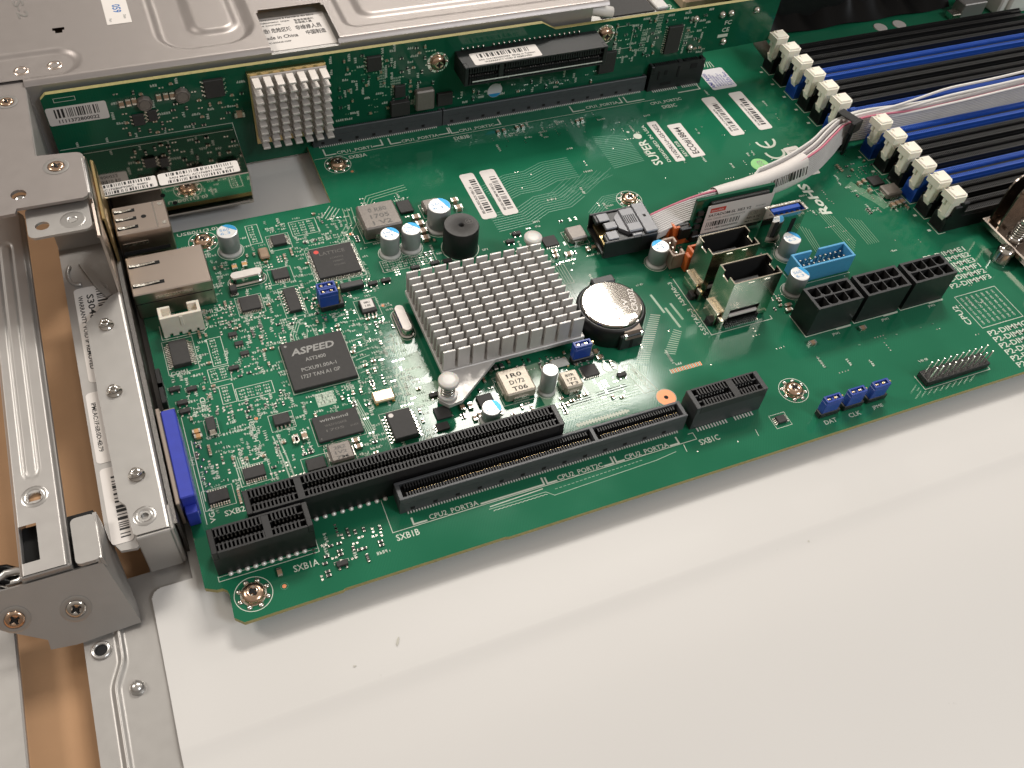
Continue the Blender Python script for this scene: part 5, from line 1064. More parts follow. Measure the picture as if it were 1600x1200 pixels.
# ================================================================== things mounted on the motherboard
def pan_screw(x, y, z, label, group, r=2.9):
    b = B(); n = 28; m = 'screw_bronze'
    b.ring(x, y, [(r, z + .05), (r, z + .7), (r * .9, z + 1.25), (r * .62, z + 1.6), (r * .36, z + 1.7), (r * .22, z + 1.0), (.02, z + .9)], m, n, False, False)
    for k in range(2):
        f = top(x, y, z + 1.64, 25 + 90 * k); rect(b, f, -r * .5, r * .5, -.32, .32, 'hole_black', .03 + .01 * k)
    for k in range(4): a = math.radians(70 + 90 * k); b.box(x + 1.1 * math.cos(a) - .25, x + 1.1 * math.cos(a) + .25, y + 1.1 * math.sin(a) - .25, y + 1.1 * math.sin(a) + .25, z + 1.5, z + 1.78, 'tin', .1)
    return b.build('screw', None, label, 'screw', group)
for (x, y), lab in zip(PADS, ('shiny screw at the lower left corner of the green board', 'shiny screw beside the short charcoal slot', 'shiny screw beside the SXB3A lettering', 'shiny screw between the USB stack and a capacitor', 'shiny screw half hidden behind the cable plug')): pan_screw(x, y, .1, lab, 'screws holding down the motherboard')

# ---- chipset heatsink: base and individual fins
hs = thing('chipset_heatsink', (66, 9, 1.2), 'large square aluminium heatsink with rows of short fins on the motherboard', 'heatsink')
b = B(); b.cbox(42.7, 90.2, -9.3, 26.6, 2.4, 4.2, 'aluminium', .2)
b.prism([(46.5, -9.2), (60.0, -9.2), (51.5, -15.6), (45.0, -20.6), (40.6, -21.2), (38.3, -18.4), (39.4, -14.6), (43.2, -9.2)], 2.5, 3.9, 'aluminium'); b.prism([(80, 26.4), (90, 26.4), (92.6, 31.6), (91.2, 34.2), (88.2, 34.4), (84, 30)], 2.5, 3.9, 'aluminium')
b.build('base', hs)
b = B(); b.box(46, 86, -6, 23, .1, 2.4, 'chip_black'); b.build('chip_package', hs)
FIN = None
for j in range(13):
    for i in range(10):
        x, y = 43.0 + i * 4.71, -8.75 + j * 2.86
        if FIN is None:
            q = B(); q.box(0, 3.8, 0, .68, 4.2, 12.5, 'aluminium', .1); FIN = q.build('fin', hs, origin=(0, 0, 0)); FIN.location = [(a - c_) * S for a, c_ in zip((x, y, 0), wloc(hs))]
        else: inst(FIN, 'fin', hs, (x, y, 0))
for (x, y), lab in (((41.4, -17.6), 'white plastic push pin at the near corner of the chipset heatsink'), ((88.6, 30.6), 'white plastic push pin at the far corner of the chipset heatsink')):
    b = B(); b.ring(x, y, [(1.2, 0), (1.2, 4), (2.6, 4.0), (2.9, 4.6), (2.7, 5.0)], 'push_pin', 24, False, True); b.ring(x, y, [(2.8, 9.9), (3.05, 10.1), (3.05, 11.2), (2.85, 11.5), (1.6, 11.58), (.02, 11.6)], 'push_pin', 32, True, False); b.ring(x, y, [(1.2, 4.6), (1.2, 9.8)], 'push_pin', 16, False, False)
    pts = [(x + 1.85 * math.cos(a), y + 1.85 * math.sin(a), 4.9 + 4.9 * a / (8 * PI)) for a in [8 * PI * i / 72 for i in range(73)]]
    q = B(); q.tube(pts, .28, 'screw_steel', 6); o = b.build('push_pin', None, lab, 'push pin', 'heatsink push pins', origin=(x, y, 0)); q.build('spring', o); occ(x - 3, x + 3, y - 3, y + 3)

# ---- coin cell in its holder
b = B(); cx, cy = 101.9, -3.0
b.ring(cx, cy, [(10.9, .05), (11.3, .5), (11.3, 7.2), (10.8, 7.9), (10.1, 8.3), (9.9, 7.0)], 'plastic_black', 56, True, False)
b.box(99.9, 108.2, -15.4, -8, .05, 6.6, 'plastic_black', .4); b.box(100, 108, 6, 9.4, .05, 8.9, 'plastic_black', .5); b.box(103.4, 104.4, -15.5, -15, 0.5, 5, 'hole_black')
o = b.build('battery_holder', mb, 'round black battery holder'); occ(90, 113.5, -15.6, 9)
q = B(); q.sheet([(-9.0, 9.0), (-10.2, 9.1), (-12.0, 7.6), (-14.2, 7.2), (-15.5, 5.0)], 101.2, 107.2, .35, 'shell', axis='x'); q.box(101.0, 101.8, -15.6, -13.8, 5.4, 6.9, 'tin', .1); q.box(106.6, 107.4, -15.6, -13.8, 5.4, 6.9, 'tin', .1); q.build('contact_clip', o)
b = B(); b.ring(cx, cy, [(9.4, 5.8), (9.9, 6.2), (9.9, 8.6), (9.6, 9.0), (9.35, 9.05)], 'chrome', 64, False, False); b.ring(cx, cy, [(9.35, 9.05), (.02, 9.08)], 'cell_steel', 64, False, False); o = b.build('coin_cell', None, 'shiny round coin cell battery marked CR2032', 'battery', origin=(cx, cy, 5.8))
q = B(); text(q, 'CR2032', top(cx + 6.8, cy - 5.4, 9.08, 75), 1.9, 'aluminium_dull', width=9.6, z=.04); text(q, '3V', top(cx + 4.2, cy - 4.0, 9.08, 75), 1.7, 'aluminium_dull', width=4.5, z=.04); text(q, 'LITHIUM', top(cx - .6, cy - 7.4, 9.08, 75), 1.2, 'aluminium_dull', width=5.5, z=.04); q.build('engraving', o)

# ---- jumper headers and their blue caps
def jumper_cap(x, y, z, label, group, alongx=True):
    W_, D_, H_ = (5.9, 2.5, 5.9) if alongx else (2.5, 5.9, 5.9)
    b = B(); m = 'jumper_blue'; b.box(x, x + W_, y, y + D_, z, z + H_ - 1.4, m, .2)
    b.box(x, x + .7, y, y + D_, z + H_ - 1.5, z + H_, m, .15); b.box(x + W_ - .7, x + W_, y, y + D_, z + H_ - 1.5, z + H_, m, .15); b.box(x + .5, x + W_ - .5, y, y + .6, z + H_ - 1.5, z + H_ - .02, m, .12); b.box(x + .5, x + W_ - .5, y + D_ - .6, y + D_, z + H_ - 1.5, z + H_ - .02, m, .12); b.box(x + W_ / 2 - .5, x + W_ / 2 + .5, y + .3, y + D_ - .3, z + H_ - 1.5, z + H_ - .6, m)
    o = b.build('jumper', None, label, 'jumper', group, origin=(x + W_ / 2, y + D_ / 2, z))
    q = B(); [q.box(px - .3, px + .3, y + D_ / 2 - .3, y + D_ / 2 + .3, z + H_ - 1.4, z + H_ - .35, 'tin', .08) for px in (x + W_ * .28, x + W_ * .72)]; q.build('contact', o)
def strip_header(x, y, nx, ny, label=None, pins=True):
    b = B(); b.box(x, x + 2.54 * nx, y, y + 2.54 * ny, .1, 2.4, 'plastic_black', .25); o = b.build('jumper_header', mb, label); occ(x, x + 2.54 * nx, y, y + 2.54 * ny)
    q = B(); [q.box(x + 1.0 + i * 2.54, x + 1.55 + i * 2.54, y + 1.0 + j * 2.54, y + 1.55 + j * 2.54, 2.3, 8.2, 'gold', .08) for i in range(nx) for j in range(ny)]; q.build('pins', o) if pins else None
for k, x in enumerate((147.2, 156.2, 165.2)):
    strip_header(x, -59.5, 3, 1); jumper_cap(x + .3, -59.4, 2.4, 'blue jumper cap at the board edge, %s of three' % ('left', 'middle', 'right')[k], 'blue jumper caps at the board edge'); line(SK, TF, [(x - .6, -56.5), (x - .6, -60), (x + 8, -60)], .4) if False else None
strip_header(15.8, 28.6, 3, 2); jumper_cap(15.7, 31.2, 2.4, 'blue jumper cap beside the LATTICE chip, farther of two', 'blue jumper caps beside the LATTICE chip'); jumper_cap(15.7, 28.6, 2.4, 'blue jumper cap beside the LATTICE chip, nearer of two', 'blue jumper caps beside the LATTICE chip')
strip_header(24.0, 34.8, 3, 1, None, False); strip_header(83.2, -16.2, 3, 1); jumper_cap(83.2, -16.1, 2.6, 'blue jumper cap in front of the chipset heatsink', 'blue jumper cap at the heatsink')

# ---- plugged-in drive module
dm = thing('drive_module', (160, 23, 6), 'small upright green drive module with a white label, plugged in behind the metal cages', 'drive module')
b = B(); b.box(145.2, 176.6, 22.6, 23.8, 1.6, 19.4, 'solder_mask_dark'); b.build('board', dm)
b = B(); b.box(150.6, 174.0, 21.2, 22.6, 2.4, 18.2, 'chip_black', .2)
for z in (4, 7, 10, 13): b.box(146.6, 148.6, 21.6, 22.6, z, z + 1.6, 'chip_black'); b.box(148.8, 149.4, 22.3, 22.6, z + .3, z + .8, 'tin')
b.build('chips', dm, kind='stuff')
b = B(); b.box(141.0, 145.4, 21.4, 24.6, 3.6, 8.6, 'plastic_black', .3); b.box(146, 166, 21.0, 25.0, 1.2, 4.2, 'plastic_black', .3); b.build('plug', dm)
def pr_dom(b, f):
    rect(b, f, 1.4, 7.6, 9.3, 11.2, 'ink_red', .02); text(b, 'innodisk', Fr(f.p(1.9, 9.8, 0), f.u, f.v), .8, 'paper', width=5.0, z=.04)
    text(b, 'SATADOM-SL 3IE3 V2', Fr(f.p(1.2, 7.4, 0), f.u, f.v), 1.15, 'ink', width=17.5); text(b, 'P/N: DESSL-64GD09BW1DCS', Fr(f.p(1.2, 5.9, 0), f.u, f.v), .7, 'ink_grey', width=15.5); text(b, 'SV:S17411', Fr(f.p(20.6, 7.6, 0), f.u, f.v), .7, 'ink_grey', width=4); barcode(b, f, 1.4, 15.0, 2.7, 5.0, 'ink', .03, .26, 31); text(b, 'YCA11801230200020', Fr(f.p(1.2, 1.3, 0), f.u, f.v), .8, 'ink', width=13.8)
    line(b, Fr(f.p(18.6, 4.2, 0), f.u, f.v), [(0, 0), (3.6, 0), (3.6, 1.7), (0, 1.7)], .15, 'ink_grey', closed=True); text(b, 'FC  CE', Fr(f.p(19.0, 4.6, 0), f.u, f.v), .9, 'ink_grey', width=2.8); text(b, 'REV A TC', Fr(f.p(18.6, 2.4, 0), f.u, f.v), .9, 'ink', width=5.6); text(b, 'Made in Taiwan', Fr(f.p(18.2, 1.0, 0), f.u, f.v), .6, 'ink', width=6.0)
sticker(dm, Fr((149.2, 21.1, 4.8), (1, 0, -.01), (0, 0, 1)), 27.0, 12.6, 'white label reading SATADOM-SL 3IE3 V2 with a red logo', pr_dom, .3, 'paper')

# ---- cable plug and its flat ribbons
cb = thing('ribbon_cable', (125, 28, 2), 'grey and white ribbon cable with a pink edge and a loose black plug', 'cable')
TP = Matrix.Translation((124.2, 29.2, 2.6)) @ Matrix.Rotation(math.radians(-4), 4, 'Z') @ Matrix.Rotation(math.radians(-3), 4, 'Y')
b = B(TP); m = 'plastic_black'
b.box(-11.5, 2.0, -7.6, 7.6, 0, 1.2, m); b.box(-11.5, 2.0, -7.6, -6.8, 1, 7.2, m, .2); b.box(-11.5, 2.0, 6.8, 7.6, 1, 7.2, m, .2); b.box(-6.0, 2.0, -7.0, 7.0, 1.0, 6.6, m)
b.box(1.6, 8.0, -7.7, 7.7, 0, 7.4, m, .3); b.box(-10.6, -5.8, 3.0, 6.9, 5.2, 6.9, m, .3); b.box(-10.6, -5.8, -6.9, -3.0, 5.2, 6.9, m, .3)
o = b.build('plug', cb, 'black multi-lane plug with a grey latch lever')
b = B(TP); b.box(-10.2, -6.4, -6.2, 6.2, 2.2, 3.4, 'brass'); b.build('edge_contacts', o)
b = B(TP); m = 'silver_plug'
b.box(-2.0, 3.4, -5.6, 5.6, 6.7, 8.6, m, .4); b.box(3.5, 8.2, -7.2, 7.2, 7.3, 8.5, m, .3); b.box(-8.8, -1.5, -1.6, 1.6, 6.5, 7.6, m, .25); b.prism([(-4.4, -2.6), (-2.0, -5.2), (-1.6, -5.2), (-1.6, 5.2), (-2.0, 5.2), (-4.4, 2.6)], 6.6, 8.0, m); b.box(-9.6, -5.6, 2.6, 6.4, 6.8, 7.4, m, .2); b.box(-9.6, -5.6, -6.4, -2.6, 6.8, 7.4, m, .2); b.box(-1.0, 2.6, -7.0, -5.8, 6.4, 7.6, m, .2)
for k in range(6): b.box(-1.4 + k * .72, -1.1 + k * .72, -2.0, 2.2, 8.58, 8.66, 'hole_black')
b.box(5.6, 6.5, -.1, 1.0, 8.48, 8.58, 'hole_black'); b.build('latch_lever', o)
def catmull(P, n):
    P = [Vector(p) for p in P]; P = [P[0] * 2 - P[1]] + P + [P[-1] * 2 - P[-2]]; out = []
    for i in range(1, len(P) - 2):
        for k in range(n):
            t = k / n; a, b_, c, d_ = P[i - 1], P[i], P[i + 1], P[i + 2]
            out.append(.5 * ((2 * b_) + (c - a) * t + (2 * a - 5 * b_ + 4 * c - d_) * t * t + (3 * b_ - a - 3 * c + d_) * t ** 3))
    return out + [P[-2]]
ctr = catmull([(132, 27.2, 6.6), (142, 28.9, 7.6), (156, 30.6, 8.8), (174, 32.2, 9.6), (192, 35.2, 9.8), (208, 40.6, 9.6), (220, 47.2, 9.4), (231, 53.0, 8.8), (246, 54.6, 8.2), (272, 54.2, 7.8), (300, 54.6, 8.2), (335, 56.0, 9.0), (380, 58.0, 9.4)], 9)
N_ = len(ctr)
def ribbon(idx, off, wob, m_edge, mm, nw=11):
    b = B(); paths = [[] for _ in range(nw)]
    for i, p in enumerate(ctr):
        d_ = (ctr[min(i + 1, N_ - 1)] - ctr[max(i - 1, 0)]).normalized(); s_ = p.x
        tw = math.radians(12 + 66 * smooth((s_ - 140) / 34.0)); side = Vector((-d_.y, d_.x, 0)).normalized()
        wv = side * math.cos(tw) + Vector((0, 0, 1)) * math.sin(tw); nn = side * math.sin(tw) - Vector((0, 0, 1)) * math.cos(tw)
        W_ = 7.4 + 2.0 * smooth((s_ - 175) / 40.0) - 1.8 * smooth((s_ - 236) / 30.0); pinch = 1 - .18 * math.exp(-((s_ - 231) / 7) ** 2)
        for k in range(nw):
            u = (k / (nw - 1) - .5) * W_ * pinch
            paths[k].append(p + wv * (u + wob * (math.sin(s_ * .021 + idx * 1.3) * (0 if s_ < 180 else 1) + .6 * smooth((s_ - 250) / 60.0))) + nn * (off * pinch + .25 * math.sin(s_ * .05 + idx)))
    for k in range(nw): b.tube(paths[k], .46 if 1 else 0, m_edge if k == nw - 1 else ('wire_grey' if k % 1 == 0 else mm), 6)
    b.build('ribbon', cb)
ribbon(0, -1.7, 0.0, 'wire_pink', 'wire_grey'); ribbon(1, -.5, .9, 'wire_white', 'wire_grey'); ribbon(2, .7, 1.6, 'wire_white', 'wire_grey'); ribbon(3, 1.9, 2.2, 'wire_white', 'wire_grey')
b = B()
for p0, r_ in (((0, .5), 0.9), ((.8, 1.6), .8), ((-.8, -.6), .8)):
    b.tube([p + Vector((0, p0[0] * (1 + 2.2 * smooth((p.x - 250) / 40.0)), 3.6 + p0[1] + 2.6 * smooth((p.x - 246) / 40.0) * (1 + p0[0] * .4) + .6 * math.sin(p.x * .05 + p0[0]))) for p in ctr[N_ // 2 + 8:]], r_ * .7, 'wire_white', 7)
b.build('loose_wires', cb)
# white paper sleeve round the ribbons
b = B(); sl = [i for i, p in enumerate(ctr) if 158 < p.x < 203]; vs = []; fs = []; n = 16
for i in sl:
    p = ctr[i]; d_ = (ctr[i + 1] - ctr[i - 1]).normalized(); s_ = p.x; tw = math.radians(12 + 66 * smooth((s_ - 140) / 34.0)); side = Vector((-d_.y, d_.x, 0)).normalized()
    wv = side * math.cos(tw) + Vector((0, 0, 1)) * math.sin(tw); nn = side * math.sin(tw) - Vector((0, 0, 1)) * math.cos(tw)
    for k in range(n): a = 2 * PI * k / n; vs.append(p + wv * (4.9 + .9 * smooth((s_ - 175) / 40.0)) * math.copysign(abs(math.cos(a)) ** .6, math.cos(a)) + nn * 3.1 * math.copysign(abs(math.sin(a)) ** .8, math.sin(a)))
for j in range(len(sl) - 1):
    for k in range(n): fs.append((j * n + k, j * n + (k + 1) % n, (j + 1) * n + (k + 1) % n, (j + 1) * n + k))
b.add(vs, fs, 'paper', True); b.recalc = True; o = b.build('sleeve', cb, 'white paper sleeve with a barcode round the cable')
i0 = sl[len(sl) * 2 // 3]; p = ctr[i0]; d_ = (ctr[i0 + 1] - ctr[i0 - 1]).normalized(); side = Vector((-d_.y, d_.x, 0)); tw = math.radians(78); wv = side * math.cos(tw) + Vector((0, 0, 1)) * math.sin(tw)
fb = Fr(p + (d_.cross(wv)) * 3.45, d_, wv); q = B(); barcode(q, fb, -6, 12, -.5, 3.0, 'ink', .15, .34, 44); q.build('print', o)
b = B(); p = Vector((231, 53.0, 9.2)); T = Matrix.Translation(p) @ Matrix.Rotation(math.radians(18), 4, 'Z')
b.T = T; b.box(-2.0, 2.0, -3.7, -3.0, -6.6, 7.0, 'plastic_black', .2); b.box(-2.0, 2.0, 3.4, 4.1, -6.6, 7.0, 'plastic_black', .2); b.box(-2.0, 2.0, -3.7, 4.1, 6.4, 7.2, 'plastic_black', .2); b.box(-2.0, 2.0, -3.7, 4.1, -6.8, -6.2, 'plastic_black', .2); b.box(-3.2, 2.4, -5.4, -3.2, 2.4, 7.4, 'plastic_black', .4); b.box(-.8, .8, -4.2, -3.4, -9, 4, 'plastic_black', .2)
b.build('cable_tie', None, 'black cable tie gripping the ribbons beside the rear memory slots', 'cable tie')

# ================================================================== riser card
rc = thing('riser_card', (80, 112, 0), 'upright green riser card standing across the back of the motherboard', 'circuit board')
YR = 111.2
RF = Fr((0, YR, 0), (1, 0, 0), (0, 0, 1))                     # front face: u = x, v = z, normal towards the camera
RT = Matrix(((1, 0, 0, 0), (0, 0, -1, YR), (0, 1, 0, 0), (0, 0, 0, 1)))   # local (x, y, z) -> (x, YR - z, y)
b = B(RT)
ol = [(-49.6, 4), (-44, -3.0), (34.0, -3.0), (34.4, 2.6), (199.2, 2.6), (199.6, 12.6), (231, 13.4), (231, 33.4), (129.6, 33.2), (124.0, 36.4), (-47.8, 36.4), (-49.6, 34.8)]
b.prism(ol, -1.6, 0.0, 'solder_mask_dark', side='pcb_edge'); b.build('board', rc)
RS = B()
def RL(pts, wd=.18, closed=False, m='silk'): line(RS, RF, pts, wd, m, .03, closed)
RL([(-49, 15.2), (7.4, 15.2), (9.0, 1.0)], .2); RL([(-46, 34.6), (-39.6, 34.6), (-39.6, 33.2), (-46, 33.2)], .15, True); RL([(156.0, 30.2), (163.6, 30.2), (163.6, 20.4), (156.0, 20.4)], .18, True)
def rglyph(x, z, rot, n, h=.75, m='silk'):
    c, s_ = math.cos(math.radians(rot)), math.sin(math.radians(rot)); f = Fr((x, YR, z), (c, 0, s_), (-s_, 0, c))
    for i in range(n):
        x0 = i * h * .8
        for k in range(2): rect(RS, f, x0 + k * h * .34, x0 + k * h * .34 + h * .2, 0, h * rs.choice((.5, 1, 1)), m)
        rect(RS, f, x0, x0 + h * .55, h * .42, h * .6, m, .033)
ROCC = []
def rfree(x, z, r=.8): return not any(a - r < x < c + r and d_ - r < z < e_ + r for a, c, d_, e_ in ROCC)
ROCC += [(-50, -30.5, 24, 32), (14, 44, 4, 36), (86, 153, 14, 33), (80, 86, 22, 31), (-50, 9, -4, 15.4), (177.5, 187.5, 14.5, 28), (-1, 8, 26, 35)]
SM = B(RT)
def rpass(x, z, L_, W_, H_, a, m):
    passive(SM, x, z, L_, W_, H_, a, m); ROCC.append((x - L_ / 2, x + L_ / 2, z - L_ / 2, z + L_ / 2))
for x, z in ((-26.5, 29.6), (-24.3, 29.8), (-22.4, 30.0), (-14.6, 30.0), (-12.3, 30.0), (-10.3, 30.0)): rpass(x, z, 2.6, 1.5, .9, PI / 2, 'mlcc_tan')
rpass(10.2, 18.8, 3.4, 2.0, 1.4, 0, 'mlcc_tan')
for x0, x1, z0, z1, n in ((-30, 14, 16.5, 34, 170), (44, 82, 9, 35, 260), (155, 199, 13.5, 32, 230), (88, 150, 8, 15, 90)):
    for _ in range(n):
        x, z = round(rs.uniform(x0, x1) / 1.1) * 1.1, round(rs.uniform(z0, z1) / 1.1) * 1.1
        if not rfree(x, z): continue
        k = rs.choice('ggrcp')
        if k == 'g': rglyph(x - 1, z - .4, rs.choice((0, 90)), rs.choice((3, 4)), .95)
        elif k == 'p': [SM.box(x - .3 + d_, x + .3 + d_, z - .25, z + .25, .01, .06, 'tin') for d_ in (-.5, .5)]
        else: passive(SM, x, z, 1.4, .7, .5, rs.choice((0, PI / 2)), {'r': 'resistor', 'c': 'mlcc_tan'}[k])
        ROCC.append((x - .7, x + .7, z - .4, z + .4))
for x, z, w_, h_ in ((61, 20, 3, 9), (65.2, 16, 4, 8), (168, 18, 3.2, 10), (188.4, 17, 2.4, 9), (173.8, 24.5, 3, 9)):
    for i in range(int(h_ / 1.1)): rglyph(x, z + i * 1.1, 0, int(w_ / .65), .8, 'silk_dim')
SM.build('small_components', rc, kind='stuff')
text(RS, 'FC', Fr((206.4, YR, 24.0), (1, 0, 0), (0, 0, 1)), 1.8, width=3.2); text(RS, 'CE', Fr((206.0, YR, 20.8), (1, 0, 0), (0, 0, 1)), 1.8, width=3.4); rect(RS, RF, 204.6, 209.4, 18.4, 19.8)
for k in range(5): rglyph(-43 + k * 9.4, 15.6, 90, 3, .8)
RS.build('silkscreen', rc, kind='stuff')
def rtag(f): return f
sticker(rc, Fr((-49.4, YR, 24.8), (1, 0, 0), (0, 0, 1)), 18.4, 6.6, 'white barcode sticker reading 1111372800022', lambda b, f: (barcode(b, f, 2.4, 15.8, 2.6, 5.9, 'ink', .03, .24, 5), text(b, '1111372800022', Fr(f.p(3.0, .7, 0), f.u, f.v), 1.25, 'ink', width=12.4)), .7)
ic('small_chip', .2, 6.6, 27.2, 33.8, 1.5, rc, None, 'lr', 4, 1.0, T=RT); ic('small_chip', 56.4, 61.6, 28.0, 33.6, 1.5, rc, None, 'lr', 4, 1.0, T=RT); ic('retimer_chip', 179.4, 186.0, 15.6, 27.4, 1.4, rc, 'tall black chip at the right end of the riser card', 'lr', 12, 1.0, T=RT, lw=.35)
ic('small_chip', -24.4, -20.6, 20.6, 24.8, 1.0, rc, None, 'lr', 3, .7, T=RT); ic('small_chip', -19.4, -16.4, 21.4, 25.6, 1.0, rc, None, 'lr', 3, .7, T=RT)
ic('power_chip', 64.6, 71.8, 8.0, 13.8, 2.4, rc, None, T=RT); ic('power_chip', 83.0, 89.0, 8.8, 14.0, 1.6, rc, None, T=RT); ic('power_chip', 66.4, 70.4, 15.4, 20.2, 1.4, rc, None, T=RT); ic('power_chip', 150.4, 157.4, 11.4, 20.6, 1.6, rc, 'square black chip below the right end of the riser slot', T=RT)
inductor(74.0, 81.2, 9.2, 17.6, 3.2, rc, 'square grey inductor on the riser card', T=RT)
for x, z in ((-19.4, 28.6), (-7.2, 29.5)):
    b = B(RT); b.ring(x, z, [(2.6, .1), (2.7, .5), (2.5, 1.7), (2.1, 1.9), (1.9, 1.6), (1.8, 1.8)], 'ferrite', 8, False, True, smooth=False); b.build('round_inductor', rc)
b = B(RT); b.ring(106.8, 10.8, [(3.0, .02), (3.0, .12)], 'paper_grey', 28); q = [(2.9 * math.cos(a), 2.9 * math.sin(a)) for a in [PI * 1.15 + PI * .7 * i / 12 for i in range(13)]]; b.add([(106.8 + x, 10.8 + z, .14) for x, z in q], [tuple(range(13))], 'can_blue'); b.build('round_sticker', rc, 'round pale sticker with a blue rim on the riser card')
# the slot on the riser, facing forward
TS = RT @ Matrix.Translation((89.6, 26.4, 0)); b = B(TS); card_slot(b, 57.4, 7.6, 11.0, [(13.2, 15.2)], rib='plastic_dark'); o = b.build('riser_slot', rc, 'black expansion slot mounted sideways on the riser card')
q = B(RT); [q.ring(92.4 + i * 2.05, 31.0, [(.45, .02), (.4, .5), (.02, .7)], 'solder', 8, False, False) for i in range(24) if i != 5]; q.build('solder_joints', o)
q = B(); q.box(92.6, 145.4, 100.1, 100.22, 23.9, 24.3, 'pin_bright'); q.build('edge_gleam', o)  # pale strip painted as the shine on the slot opening's edge
sticker(rc, Fr((93.8, 100.8, 30.22), (1, 0, 0), (0, 1, 0)), 26.4, 7.4, 'white warranty sticker on the sideways riser slot', lambda b, f: (barcode(b, f, 2.4, 22.6, 4.0, 6.4, 'ink', .03, .28, 14), text(b, 'S/N: OA182S002983  Made in Taiwan', Fr(f.p(2.2, 2.3, 0), f.u, f.v), .9, 'ink', width=22.2), text(b, 'WARRANTY VOID IF REMOVED', Fr(f.p(4.0, .8, 0), f.u, f.v), .9, 'ink', width=18.6)), .7)
# solder-tipped standoffs
for x, z in ((191.7, 28.7), (192.2, 16.1), (203.9, 28.9), (208.0, 29.0), (208.1, 16.5), (220.3, 28.7)):
    b = B(RT); b.ring(x, z, [(1.5, .02), (1.45, .5), (.8, 1.3), (.3, 1.6), (.02, 1.65)], 'solder', 14, False, False); b.build('solder_joint', rc)
# mirror-bright jack housing on the riser
b = B(); b.cbox(-42.6, 7.4, 85.2, YR - .05, .4, 13.8, 'chrome', .3); b.box(-42.6, 6.0, 84.9, 85.25, 1.2, 1.7, 'steel'); nj = b.build('network_jack', rc, 'mirror bright double network jack housing with two address stickers')
q = B(); [disc(q, Fr((x, 85.18, z), (1, 0, 0), (0, 0, 1)), 0, 0, .8, 'hole_black', .03, 14) for x, z in ((-21.4, 10.6), (-18.2, 6.6))]; q.box(7.3, 7.9, 88, 96, 3, 10, 'steel_bright', .2); q.build('vents', nj)
sticker(rc, Fr((-41.6, 85.9, 13.82), (1, 0.02, 0), (-.02, 1, 0)), 19.6, 5.6, 'white address sticker on the jack housing, left of two', lambda b, f: (barcode(b, f, .3, 18, 3.7, 5.2, 'ink', .03, .22, 15), text(b, 'AC1F6B0F908C  908D', Fr(f.p(2.2, 2.1, 0), f.u, f.v), .95, 'ink', width=14.6), barcode(b, f, .5, 18.2, .3, 1.7, 'ink', .03, .22, 16)), .6)
sticker(rc, Fr((-21.4, 86.2, 13.82), (1, 0.012, 0), (-.012, 1, 0)), 26.2, 5.9, 'white address sticker on the jack housing, right of two', lambda b, f: (barcode(b, f, 2.6, 24.4, 3.9, 5.4, 'ink', .03, .22, 17), text(b, 'SAN MAC: AC1F6B91100E  100F', Fr(f.p(3.4, 2.3, 0), f.u, f.v), .95, 'ink', width=21.0), barcode(b, f, 2.8, 24.6, .4, 1.8, 'ink', .03, .22, 18)), .8)
def riser_screw(x, z, lab):
    b = B(RT); r = 2.9; b.ring(x, z, [(4.1, .02), (4.1, .06)], 'tin', 24)
    b.ring(x, z, [(r, .06), (r, .8), (r * .85, 1.5), (r * .5, 1.9), (.25, 1.95), (.2, 1.2)], 'screw_bronze', 26, False, True)
    for k in range(8): a = 2 * PI * k / 8; b.ring(x + 3.6 * math.cos(a), z + 3.6 * math.sin(a), [(.6, .06), (.4, .5), (.02, .6)], 'solder', 8, False, False)
    b.box(x - 1.2, x + 1.2, z - .25, z + .25, 1.9, 1.98, 'hole_black'); b.box(x - .25, x + .25, z - 1.2, z + 1.2, 1.9, 1.99, 'hole_black')
    b.build('screw', None, lab, 'screw', 'screws in the riser card')
riser_screw(83.1, 26.8, 'brassy cross-head screw left of the sideways riser slot'); riser_screw(151.3, 27.9, 'brassy cross-head screw right of the sideways riser slot')

# ---- heatsink on the riser
rh = thing('riser_heatsink', (28, 108, 8), 'pale aluminium heatsink with stepped rows of fins on the riser card', 'heatsink')
b = B(); b.box(15.4, 41.6, 108.9, 110.9, 8.2, 33.6, 'aluminium_dull', .2); b.build('base', rh); b = B(); b.box(14.6, 41.4, 109.2, YR - .02, 33.0, 34.4, 'brass'); b.box(14.8, 41.2, 109.8, YR - .02, 5.6, 33.0, 'brass'); b.build('chip_carrier', rh)
RFIN = None
for j in range(9):
    for i in range(7):
        x, z = 15.7 + i * 3.86, 33.2 - j * 3.05
        if RFIN is None:
            q = B(); q.box(0, 2.45, 102.8, 109, -.75, 0, 'aluminium_dull', .1); RFIN = q.build('fin', rh, origin=(0, 0, 0)); RFIN.location = [(a - c_) * S for a, c_ in zip((x, 0, z), wloc(rh))]
        else: inst(RFIN, 'fin', rh, (x, 0, z))

# ================================================================== right edge: processor heatsink and black parts at the back
ch = thing('processor_heatsink', (275, -14, 0), 'dark nickel processor heatsink with arched fins at the right edge', 'heatsink')
b = B(); b.box(257.6, 330, -60, -2.6, 2.6, 5.2, 'nickel_dark', .4); b.build('base_plate', ch)
for k in range(9):
    y = -4.4 - k * 4.6 if k < 2 else -22 - k * 3.4
    x0 = 259.0 if k < 2 else 272
    pr = [(x0, 5.2)] + [(x0, 20)] + [(x0 + 6 - 6 * math.cos(a), 20 + 6 * math.sin(a)) for a in [PI / 2 * i / 8 for i in range(9)]] + [(330, 26), (330, 5.2)]
    q = B(Matrix(((1, 0, 0, 0), (0, 0, -1, y), (0, 1, 0, 0), (0, 0, 0, 1)))); q.prism(pr, 0, .6, 'nickel_dark'); q.build('fin', ch)
b = B(); b.box(262, 330, -10.6, -5.2, 5.2, 6.0, 'nickel_dark'); b.build('fin_block', ch)
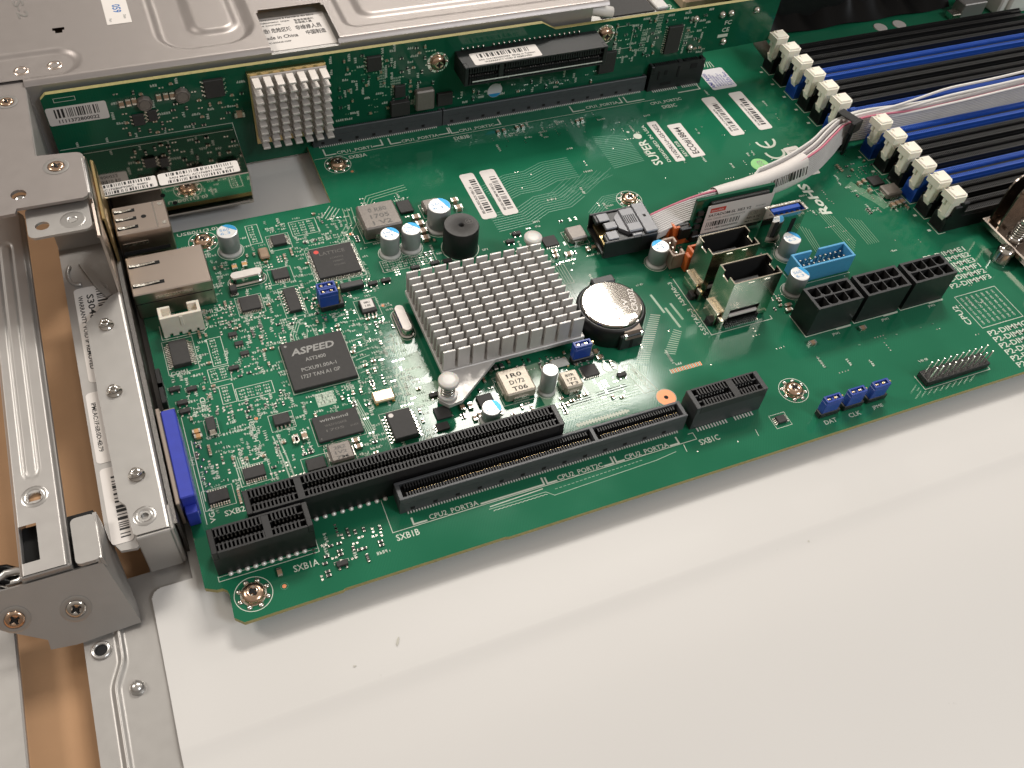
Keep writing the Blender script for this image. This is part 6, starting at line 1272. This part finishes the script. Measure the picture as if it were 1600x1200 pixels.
b = B(); b.ring(262.4, -15.6, [(3.0, 5.2), (3.1, 5.6), (2.2, 6.0), (2.0, 6.4), (1.3, 6.6), (1.3, 12), (2.2, 12.2), (2.3, 13.4), (1.6, 14)], 'screw_steel', 24, False, True); o = b.build('spring_screw', ch)
q = B(); q.tube([(262.4 + 2.3 * math.cos(a), -15.6 + 2.3 * math.sin(a), 6.2 + 6 * a / (12 * PI)) for a in [12 * PI * i / 120 for i in range(121)]], .35, 'screw_steel', 6); q.build('spring', o)
b = B(); b.ring(254.8, -19.6, [(3.4, .02), (3.6, .3), (3.3, .8), (3.1, 4.6), (2.6, 5.4), (1.6, 5.8)], 'screw_steel', 32, False, True); b.build('standoff', None, 'round steel standoff beside the processor heatsink', 'standoff', origin=(254.8, -19.6, 0))
b = B(); n = 26
b.ring(254.8, -19.6, [(6.2, .01), (6.2, .05)], 'solder_mask_dark', 40); b.build('standoff_pad', mb)
# black shroud with wrinkled film at the back right
t = thing('air_shroud', (290, 138, 0), 'black plastic air shroud with a wrinkled film edge behind the rear memory slots', 'air shroud')
b = B(); b.box(244.0, 430, 138, 190, 2.5, 60, 'plastic_black', .8); b.box(241.8, 243.8, 131, 190, 3, 64, 'plastic_black', .3); b.build('wall', t)
b = B()
def film(x, y): return 2.2 + 1.6 * math.sin(x * .09) * math.sin(x * .023 + 1) + (y - 126) * .28 + .8 * math.sin(x * .31 + y)
heightfield(b, lin(243, 352, 80), lin(130.5, 138.2, 8), lambda x, y: 1.0 + (y - 130.5) * (.7 + .22 * math.sin(x * .11) + .12 * math.sin(x * .43)) + .5 * math.sin(x * .2), 'film_black'); b.build('film_skirt', t)
for k, x in enumerate((307.2, 318.2)):
    b = B(); b.ring(x, 125.0, [(3.3, .02), (3.3, .25), (3.1, .4)], 'aluminium_dull', 28); b.build('round_dot', mb, 'round silver dot behind the rear memory slots')
b = B(); b.box(352, 366, 122, 129, 0, 7, 'steel', .4); b.box(346, 351, 121, 126, 0, 3.2, 'tin', .3); b.build('choke', mb); b = B(); b.box(372, 392, 119, 128, 0, 14, 'wire_white', .8); b.box(376, 388, 117, 120, 3, 17, 'wire_white', .6); b.build('fan_connector', mb, 'white connector at the far right behind the memory slots')
b = B(); b.tube([(236, 150, 26), (233, 134, 22), (231.5, 124, 16), (232, 117, 9), (236, 112.5, 4.5)], 2.6, 'ferrite', 12); b.build('cable', label='grey lead looping down at the right end of the riser card', cat='cable')
b = B(); b.box(220, 262, 160, 200, 0, 5.5, 'brown_part', 1.0); b.build('card_pad', label='pale brown pad behind the riser card', cat='pad')
t = thing('metal_bracket', (180, 170, 0), 'dull metal frame piece behind the riser card', 'bracket')
b = B(); b.box(155, 204, 148, 190, 8, 9, 'steel'); b.box(199, 205, 150, 190, 9, 10.5, 'aluminium', .4); b.box(172, 198, 150, 180, 9.01, 9.6, 'chip_black'); b.build('frame', t)
SKX = B(); text(SKX, 'NI', top(217.5, 163.4, 0, 90), 2.2, 'silk', width=4); SKX.build('lettering', mb)
bpy.context.view_layer.update()
